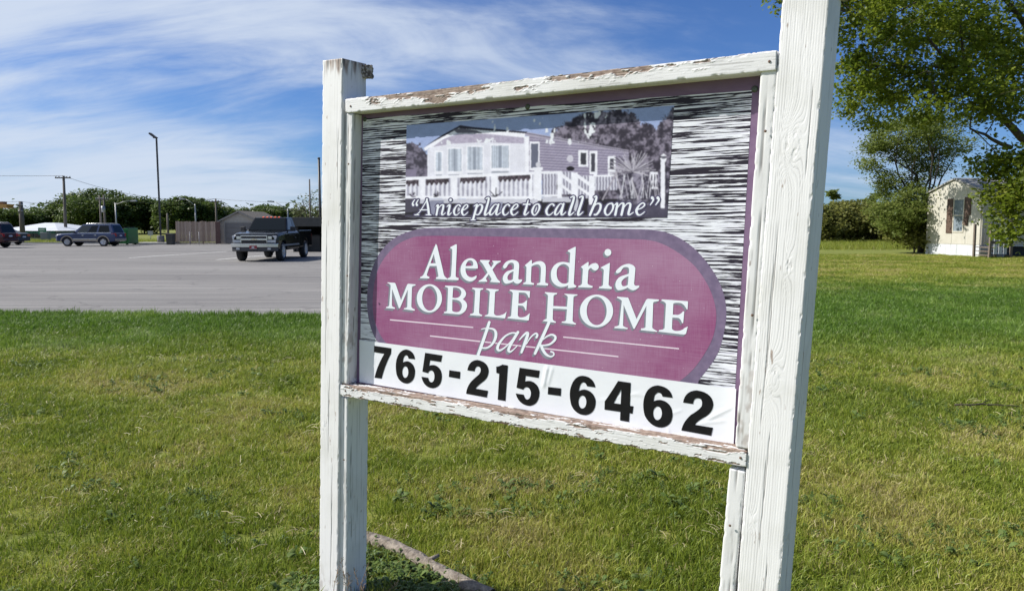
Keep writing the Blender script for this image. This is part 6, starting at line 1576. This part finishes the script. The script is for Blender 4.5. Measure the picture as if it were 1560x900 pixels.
# refuse bin and low timber planter by the lamp
p = gnd(249, 373); q = empty('litter_bin', (p.x + .45, p.y + .4, .0), 0, 'dark grey square litter bin at the foot of the lamp post', 'bin')
MB().hexa([(-.26, -.26, .0), (.26, -.26, .0), (.26, .26, 0), (-.26, .26, 0), (-.30, -.30, .85), (.30, -.30, .85), (.30, .30, .85), (-.30, .30, .85)]).build('body', M_fas, q, bevel=.02); MB().box((-.33, -.33, .85), (.33, .33, .93)).build('lid', M_bronze, q, bevel=.02)
p0, p1 = xat(256, FD + .1), xat(269.5, FD + .1); q = empty('timber_planter', (p0, FD + .1, 0), 0, 'low tan timber planter box left of the board fence', 'planter')
for k in range(4): MB().box((0, -.03, .03 + k * .22), (p1 - p0, 0, .24 + k * .22)).build('plank', pm('planter_board_%d' % k, (.27 + .02 * k, .20 + .015 * k, .12), .85, (.34, .26, .17), 4), q, bevel=.006)
for x in (0, p1 - p0): MB().box((x - .05, 0, 0), (x + .05, .10, 1.0)).build('corner_post', M_plank[1], q)
MB().box((.02, .10, 0), (p1 - p0 - .02, .7, .80)).build('soil', M_fas, q)
def upole(px, top_y, Y, r, label, arms=(), extra=None, lean=0.0):
    H = at(px, top_y, Y).z; q = empty('utility_pole', (xat(px, Y), Y, 0), 0, label, 'pole', 'utility poles')
    MB().tube([(0, 0, -.3), (lean * .5, 0, H * .5), (lean, 0, H)], [r, r * .85, r * .68], 10).build('pole', M_upole, q)
    for z, w in arms:
        MB().box((lean - w, -.22, H - z - .07), (lean + w, -.10, H - z + .07)).build('crossarm', M_upole, q, bevel=.01)
        for s in (-.9, -.5, .5, .9): MB().lathe([(.0, 0), (.05, 0), (.07, .08), (.03, .16), (0, .16)], (lean + s * w, -.16, H - z + .07), 2, 8).build('insulator', M_steel, q)
    if extra: 
        for z in extra: MB().lathe([(.0, 0), (.24, 0), (.24, .8), (0, .85)], (lean + .42, -.1, H - z), 2, 12).build('transformer', M_steel, q)
    return Vector((xat(px, Y) + lean, Y, H))
A1 = upole(102.5, 268, 92, .20, 'tall utility pole with a crossarm above the left tree line', ((.25, .95),), lean=.12)
A2 = upole(37, 307, 84, .30, 'thick short utility pole behind the white roofed building', ((.5, .28), (1.2, .22)))
A3 = upole(157, 298, 100, .16, 'left pole of the pair carrying a transformer above the blue car', ((.5, .5),), (2.2,)); A4 = upole(163, 297, 101, .16, 'right pole of the transformer pair above the blue car', ((.6, .7),))
A5 = upole(332, 303, 105, .16, 'utility pole with a long crossarm above the garage roof', ((.4, .9),))
A6 = upole(258, 325, 88, .14, 'short bare pole right of the parking lot lamp post')
A7 = upole(474.5, 273, 78, .10, 'thin bare pole above the roof of the open shed')
def street_lamp(px, y_pole, Y, ax, ay, label):
    H = at(px, y_pole, Y).z; q = empty('street_lamp', (xat(px, Y), Y, 0), 0, label, 'lamp', 'street lamps'); e = at(ax, ay, Y) - Vector((xat(px, Y), Y, 0))
    MB().tube([(0, 0, 0), (0, 0, H)], [.10, .07], 10).build('pole', M_steel, q); MB().tube([(0, 0, H - .25), (e.x * .5, 0, (H - .2 + e.z) / 2 + .1), (e.x, 0, e.z)], [.045, .04, .035], 8).build('arm', M_steel, q)
    s = 1 if e.x > 0 else -1; MB().hexa([(e.x, -.14, e.z - .10), (e.x + s * .75, -.16, e.z - .08), (e.x + s * .75, .16, e.z - .08), (e.x, .14, e.z - .10), (e.x, -.12, e.z + .06), (e.x + s * .7, -.12, e.z + .10), (e.x + s * .7, .12, e.z + .10), (e.x, .12, e.z + .06)]).build('lamp_head', M_steel, q, bevel=.02)
street_lamp(180, 309, 90, 199, 306, 'grey street lamp with its arm pointing right above the blue car')
street_lamp(300.5, 311, 95, 282, 303, 'grey street lamp with its arm pointing left above the fence'); street_lamp(440.5, 318.5, 88, 417, 307, 'grey street lamp arching left above the pickup truck')
BD = 52.0; H = at(490, 242, BD).z; q = empty('dark_post', (xat(489.5, BD), BD, 0), 0, 'slim black post rising beside the left white sign post', 'pole')
MB().tube([(0, 0, -.1), (0, 0, H)], [.09, .08], 10).build('shaft', M_bronze, q); MB().lathe([(0, 0), (.10, 0), (.10, .08), (0, .1)], (0, 0, H), 2, 10).build('cap', M_bronze, q)
def wire(a, b, sag, r, label):
    a, b = Vector(a), Vector(b); pts = [a.lerp(b, k / 24) - Vector((0, 0, sag * 4 * (k / 24) * (1 - k / 24))) for k in range(25)]
    o = MB().tube(pts, r, 5, cap=False).build('overhead_wire', M_bronze); tag(o, label, 'wire', 'overhead wires')
off = Vector((0, -.16, .0))
wire((xat(-420, 92), 92, A1.z + 1.6), A1 + off, .5, .022, 'overhead wire running left from the tall utility pole')
wire(A1 + off, A5 + off, 1.1, .020, 'long overhead wire from the tall utility pole towards the garage pole')
wire((xat(-300, 84), 84, A2.z + .2), A2 + off, .3, .018, 'overhead wire running left from the thick short pole'); wire(A2 + off, A3 + off, .6, .018, 'overhead wire between the thick short pole and the transformer pair')
wire(A4 + off, A5 + off, .9, .018, 'overhead wire between the transformer pair and the garage pole'); wire(A5 + off, Vector((xat(640, 95), 95, A5.z - .2)), .6, .018, 'overhead wire running right from the garage pole above the truck')
wire(A5 + off - Vector((0, 0, 1.1)), Vector((xat(640, 95), 95, A5.z - 1.2)), .5, .018, 'lower overhead wire running right behind the sign above the truck')

# ------------------------------------------------------------------ far left: low building, highway sign, canopy, cabinet
WD = 88.0; bx0, bx1 = xat(2, WD), xat(88, WD); q = empty('low_building', (bx0, WD, 0), 0, 'long low white roofed building with teal trim at the far left', 'building'); w = bx1 - bx0; ez, rz = 1.0, 1.95
MB().box((0, 0, 0), (w, 12, ez)).build('wall', pm('grey_blue_wall', (.16, .18, .20), .7, (.24, .26, .28), .5), q)
MB().hexa([(-.6, -.6, ez), (w + .6, -.6, ez), (w + .6, 12.6, ez), (-.6, 12.6, ez), (2, 5.5, rz), (w - 3.5, 5.5, rz), (w - 3.5, 6.5, rz), (2, 6.5, rz)]).build('roof', pm('white_metal_roof', (.62, .64, .68), .5, (.54, .56, .60), .6), q)
MB().box((.1, -.12, ez - .30), (w - .1, -.005, ez - .06)).build('teal_band', pm('teal_trim', (.02, .16, .17), .5), q)
for k in range(6): MB().box((.8 + k * (w - 1.6) / 6, -.10, .2), (.8 + k * (w - 1.6) / 6 + (w - 1.6) / 7.5, -.004, ez - .34)).build('window', M_glass2, q)
HD = 82.0; h0, h1 = at(58.5, 357.5, HD), at(70, 347, HD); q = empty('highway_sign', (h0.x, HD, 0), 0, 'small green highway sign on two posts before the low building', 'sign'); w = h1.x - h0.x
MB().box((0, 0, h0.z), (w, .03, h1.z)).build('sign_face', pm('highway_green', (.005, .17, .10), .45), q)
for k, (zz, w0, w1) in enumerate(((h0.z + (h1.z - h0.z) * .62, .12, .82), (h0.z + (h1.z - h0.z) * .24, .20, .62))): MB().box((w * w0, -.006, zz), (w * w1, -.001, zz + .13)).build('legend_bar', pm('sign_white%d' % k, (.7, .75, .72), .5), q)
for x in (.25, w - .25): MB().tube([(x, .06, -.1), (x, .06, h1.z - .1)], .05, 8).build('sign_post', M_steel, q)
p = gnd(71, 373.0); q = empty('utility_cabinet', (xat(71.5, LOT_FAR + 2.5), LOT_FAR + 2.5, 0), 0, 'small grey utility cabinet on the far verge below the highway sign', 'cabinet')
MB().box((-.32, -.25, 0), (.32, .25, .95)).build('case', pm('cabinet_grey', (.20, .21, .20), .6), q, bevel=.02); MB().box((-.35, -.28, .95), (.35, .28, 1.0)).build('cap', M_steel, q, bevel=.01)
p = at(231, 357, 70); q = empty('small_sign', (xat(231, 70), 70, 0), 0, 'small pale square sign on a post left of the lamp post', 'sign')
MB().box((-.24, -.02, p.z - .1), (.24, .0, p.z + .32)).build('sign_face', pm('pale_sign', (.42, .42, .38), .6), q); MB().tube([(0, .03, -.1), (0, .03, p.z + .25)], .03, 8).build('sign_post', M_steel, q)
KD = 74.0; k1 = at(21.5, 310, KD); zb, zm, zt_ = at(10, 317, KD).z, at(10, 311, KD).z, at(10, 307, KD).z; kx = xat(-330, KD)
q = empty('fuel_canopy', (kx, KD, 0), 0, 'tip of an orange and brown fuel station canopy at the left edge', 'canopy')
MB().box((0, 0, zm), (xat(10, KD) - kx, .6, zt_)).build('upper_fascia', pm('brown_fascia', (.16, .085, .04), .6), q); MB().prism([(0, zb), (xat(22, KD) - kx, zb), (xat(17, KD) - kx, (zb + zm) / 2 - .03), (xat(20, KD) - kx, zm - .004), (0, zm - .004)], 1, -.3, .8).build('lower_fascia', pm('orange_fascia', (.52, .25, .055), .5, (.60, .33, .09), 1.5), q)
for x in (4.0, 14.0): MB().box((x, .05, 0), (x + .4, .45, zb)).build('column', M_steel, q)

# ------------------------------------------------------------------ small things on the lawn
M_log = pm('grey_weathered_log', (.13, .105, .085), .95, (.29, .25, .205), 26, stretch=(1, 1, 1), bump=.8, bscale=40)
a, b = gnd(552, 826), gnd(752, 915); dv = (b - a); n_ = 90; nrm_ = Vector((-dv.y, dv.x, 0)).normalized()
q = empty('landscape_timber', a, 0, 'grey weathered landscape timber lying in the grass behind the sign', 'timber')
V = []; F = []; sg = 18; r_ = np.random.default_rng(3)
for k in range(n_ + 1):
    u = k / n_; c = dv * u + nrm_ * (.022 * math.sin(u * 5.2 + .4)) + Vector((0, 0, .026 + .010 * math.sin(u * 3.1)))
    for s in range(sg):
        w_ = 2 * math.pi * s / sg; rr = .040 * (1 + .10 * math.sin(3 * w_ + u * 4) + .16 * (vnoise(np.array(u * 9), np.array(s * 1.3), 5) - .5) * 2.2) * (1 - .12 * u)
        V.append(c + nrm_ * math.cos(w_) * rr * 1.1 + Vector((0, 0, math.sin(w_) * rr * .85)))
for k in range(n_):
    for s in range(sg): F.append([k * sg + s, k * sg + (s + 1) % sg, (k + 1) * sg + (s + 1) % sg, (k + 1) * sg + s])
mbx = MB(); mbx.add(V, F, True); mbx.add([v for v in V[:sg]], [list(range(sg))]); mbx.build('log', M_log, q)
MB().tube([dv * .55 + Vector((0, 0, .062)), dv * .57 + nrm_ * .05 + Vector((0, 0, .075))], [.012, .008], 8).build('branch_stub', M_log, q)
a, b = gnd(1452, 623), gnd(1552, 627); M_twig = pm('dark_twig', (.05, .038, .028), .9)
r_ = np.random.default_rng(8); pts = [a.lerp(b, k / 9) + Vector((0, r_.normal(0, .012), .05 + r_.normal(0, .004))) for k in range(10)]
o = MB().tube(pts, [.010 - .0006 * k for k in range(10)], 7); o.tube([pts[4], pts[4] + Vector((.06, .05, .01)), pts[4] + Vector((.13, .07, .02))], [.005, .004, .002], 6); o = o.build('fallen_twig', M_twig); tag(o, 'thin dark fallen twig on the grass at the right edge', 'twig')
# broadleaf weeds, clover and dry straws between the blades
weedc = bpy.data.collections.new('weed_clumps')
def weed(i, n, size, up, mat):
    r_ = np.random.default_rng(500 + i); V = []; F = []; T = []
    for k in range(n):
        a = r_.uniform(0, 2 * np.pi); c, s = math.cos(a), math.sin(a); L_ = size * r_.uniform(.6, 1.2); w = L_ * r_.uniform(.22, .36); z0 = r_.uniform(.004, up); q0 = r_.uniform(0, size * .5); o = len(V); t_ = r_.uniform(.1, .9)
        for u, ww, dz in ((0, .2, 0), (.35, 1, .35), (.7, .8, .4), (1, .05, .2)):
            x = q0 + L_ * u
            V += [(c * x - s * w * ww, s * x + c * w * ww, z0 + dz * L_), (c * x + s * w * ww, s * x - c * w * ww, z0 + dz * L_)]; T += [t_, t_]
        for j in range(3): F += [(o + 2 * j, o + 2 * j + 1, o + 2 * j + 3), (o + 2 * j, o + 2 * j + 3, o + 2 * j + 2)]
    me = np_mesh('weed_clump', np.array(V), np.array(F), [mat]); vattr(me, 'tone', T); weedc.objects.link(bpy.data.objects.new('weed_clump', me))
M_weed = leaf_mat('weed_leaves', (.060, .110, .022), (.105, .165, .035), (.19, .24, .07), .3); M_straw = leaf_mat('dry_straw', (.36, .30, .16), (.48, .42, .25), (.60, .55, .38), .1)
weed(0, 16, .022, .05, M_weed); weed(1, 26, .015, .06, M_weed); weed(2, 10, .034, .035, M_weed)
def straw(i):
    r_ = np.random.default_rng(600 + i); V = []; F = []
    for k in range(4):
        a = r_.uniform(0, 6.28); L_ = r_.uniform(.03, .09); x, y = r_.normal(0, .05, 2); z = r_.uniform(.03, .055); o = len(V)
        for u in (0, .5, 1): V += [(x + math.cos(a) * L_ * u, y + math.sin(a) * L_ * u - .0012, z + .008 * math.sin(u * 3)), (x + math.cos(a) * L_ * u, y + math.sin(a) * L_ * u + .0012, z + .008 * math.sin(u * 3) + .001)]
        F += [(o, o + 1, o + 3), (o, o + 3, o + 2), (o + 2, o + 3, o + 5), (o + 2, o + 5, o + 4)]
    me = np_mesh('weed_clump', np.array(V), np.array(F), [M_straw]); vattr(me, 'tone', r_.uniform(0, 1, len(V))); weedc.objects.link(bpy.data.objects.new('weed_clump', me))
straw(0); straw(1)
r_ = np.random.default_rng(44); n = 5200
wy = (1.6 + (math.sqrt(9) - 1.6) * r_.uniform(0, 1, n)) ** 2; wx = r_.uniform(-1, 1, n) * (.74 * wy + .5)
pt = fbm(wx * 1.6, wy * 1.6, 91, 3); sw = r_.uniform(0, 1, n) < .10; kp = (wy < lot_edge(wx) - .2) & (sw | (pt > .50 + .10 * r_.uniform(0, 1, n)))
# thicker weeds round the post foot and along the timber
c = LP[0] + LP[3] * .1 - LP[4] * .1; m = 260; ex = np.stack([c.x + r_.normal(.12, .22, m), c.y + r_.normal(-.02, .12, m)], -1); m2 = 420; uu_ = r_.uniform(0, 1, m2); tt_ = gnd(562, 860); t2 = gnd(700, 930); ex2 = np.stack([tt_.x + (t2.x - tt_.x) * uu_ + r_.normal(0, .07, m2), tt_.y + (t2.y - tt_.y) * uu_ + r_.normal(0, .08, m2)], -1)
wx, wy, sw = np.r_[wx[kp], ex[:, 0], ex2[:, 0]], np.r_[wy[kp], ex[:, 1], ex2[:, 1]], np.r_[sw[kp], np.zeros(m + m2, bool)]; n = len(wx)
o = points_obj('weeds', np.stack([wx, wy, np.zeros(n)], -1), np.where(sw, r_.integers(3, 5, n), r_.integers(0, 3, n)), np.stack([r_.normal(0, .15, n), r_.normal(0, .15, n), r_.uniform(0, 6.28, n)], -1), np.repeat((r_.uniform(.6, 1.25, n) * np.clip(wy / 5, 1, 1.3))[:, None], 3, 1), {'tint': np.zeros(n)}, weedc)
tag(o, 'broadleaf weeds and dry straws among the lawn grass', 'weeds', kind='stuff')
# seeding grass stalks at the foot of the left post
q = empty('grass_stalks', (c.x, c.y - .12, 0), 0, 'tall brown seeding grass stalks at the foot of the left sign post', 'grass')
for k in range(9):
    x, y = r_.normal(.02, .07), r_.normal(-.03, .02); h = r_.uniform(.12, .26); lx_, ly_ = r_.normal(0, .05), r_.normal(0, .03)
    st_ = MB().tube([(x, y, 0), (x + lx_ * .4, y + ly_ * .4, h * .6), (x + lx_, y + ly_, h)], [.0016, .0013, .0008], 5).build('stalk', M_straw if False else pm('stalk_%d' % k, (.24, .17, .09), .9), q)
    hd_ = MB()
    for j in range(12):
        u = .62 + .38 * j / 12; p = Vector((x + lx_ * u, y + ly_ * u, h * u)); d_ = Vector((r_.normal(0, .007), r_.normal(0, .005), .010)); hd_.add([p, p + d_ + Vector((.0018, 0, 0)), p + d_ * 1.5, p + d_ - Vector((.0018, 0, 0))], [[0, 1, 2, 3]])
    hd_.build('seed_head', pm('seed_%d' % k, (.30, .20, .13), .9), st_)
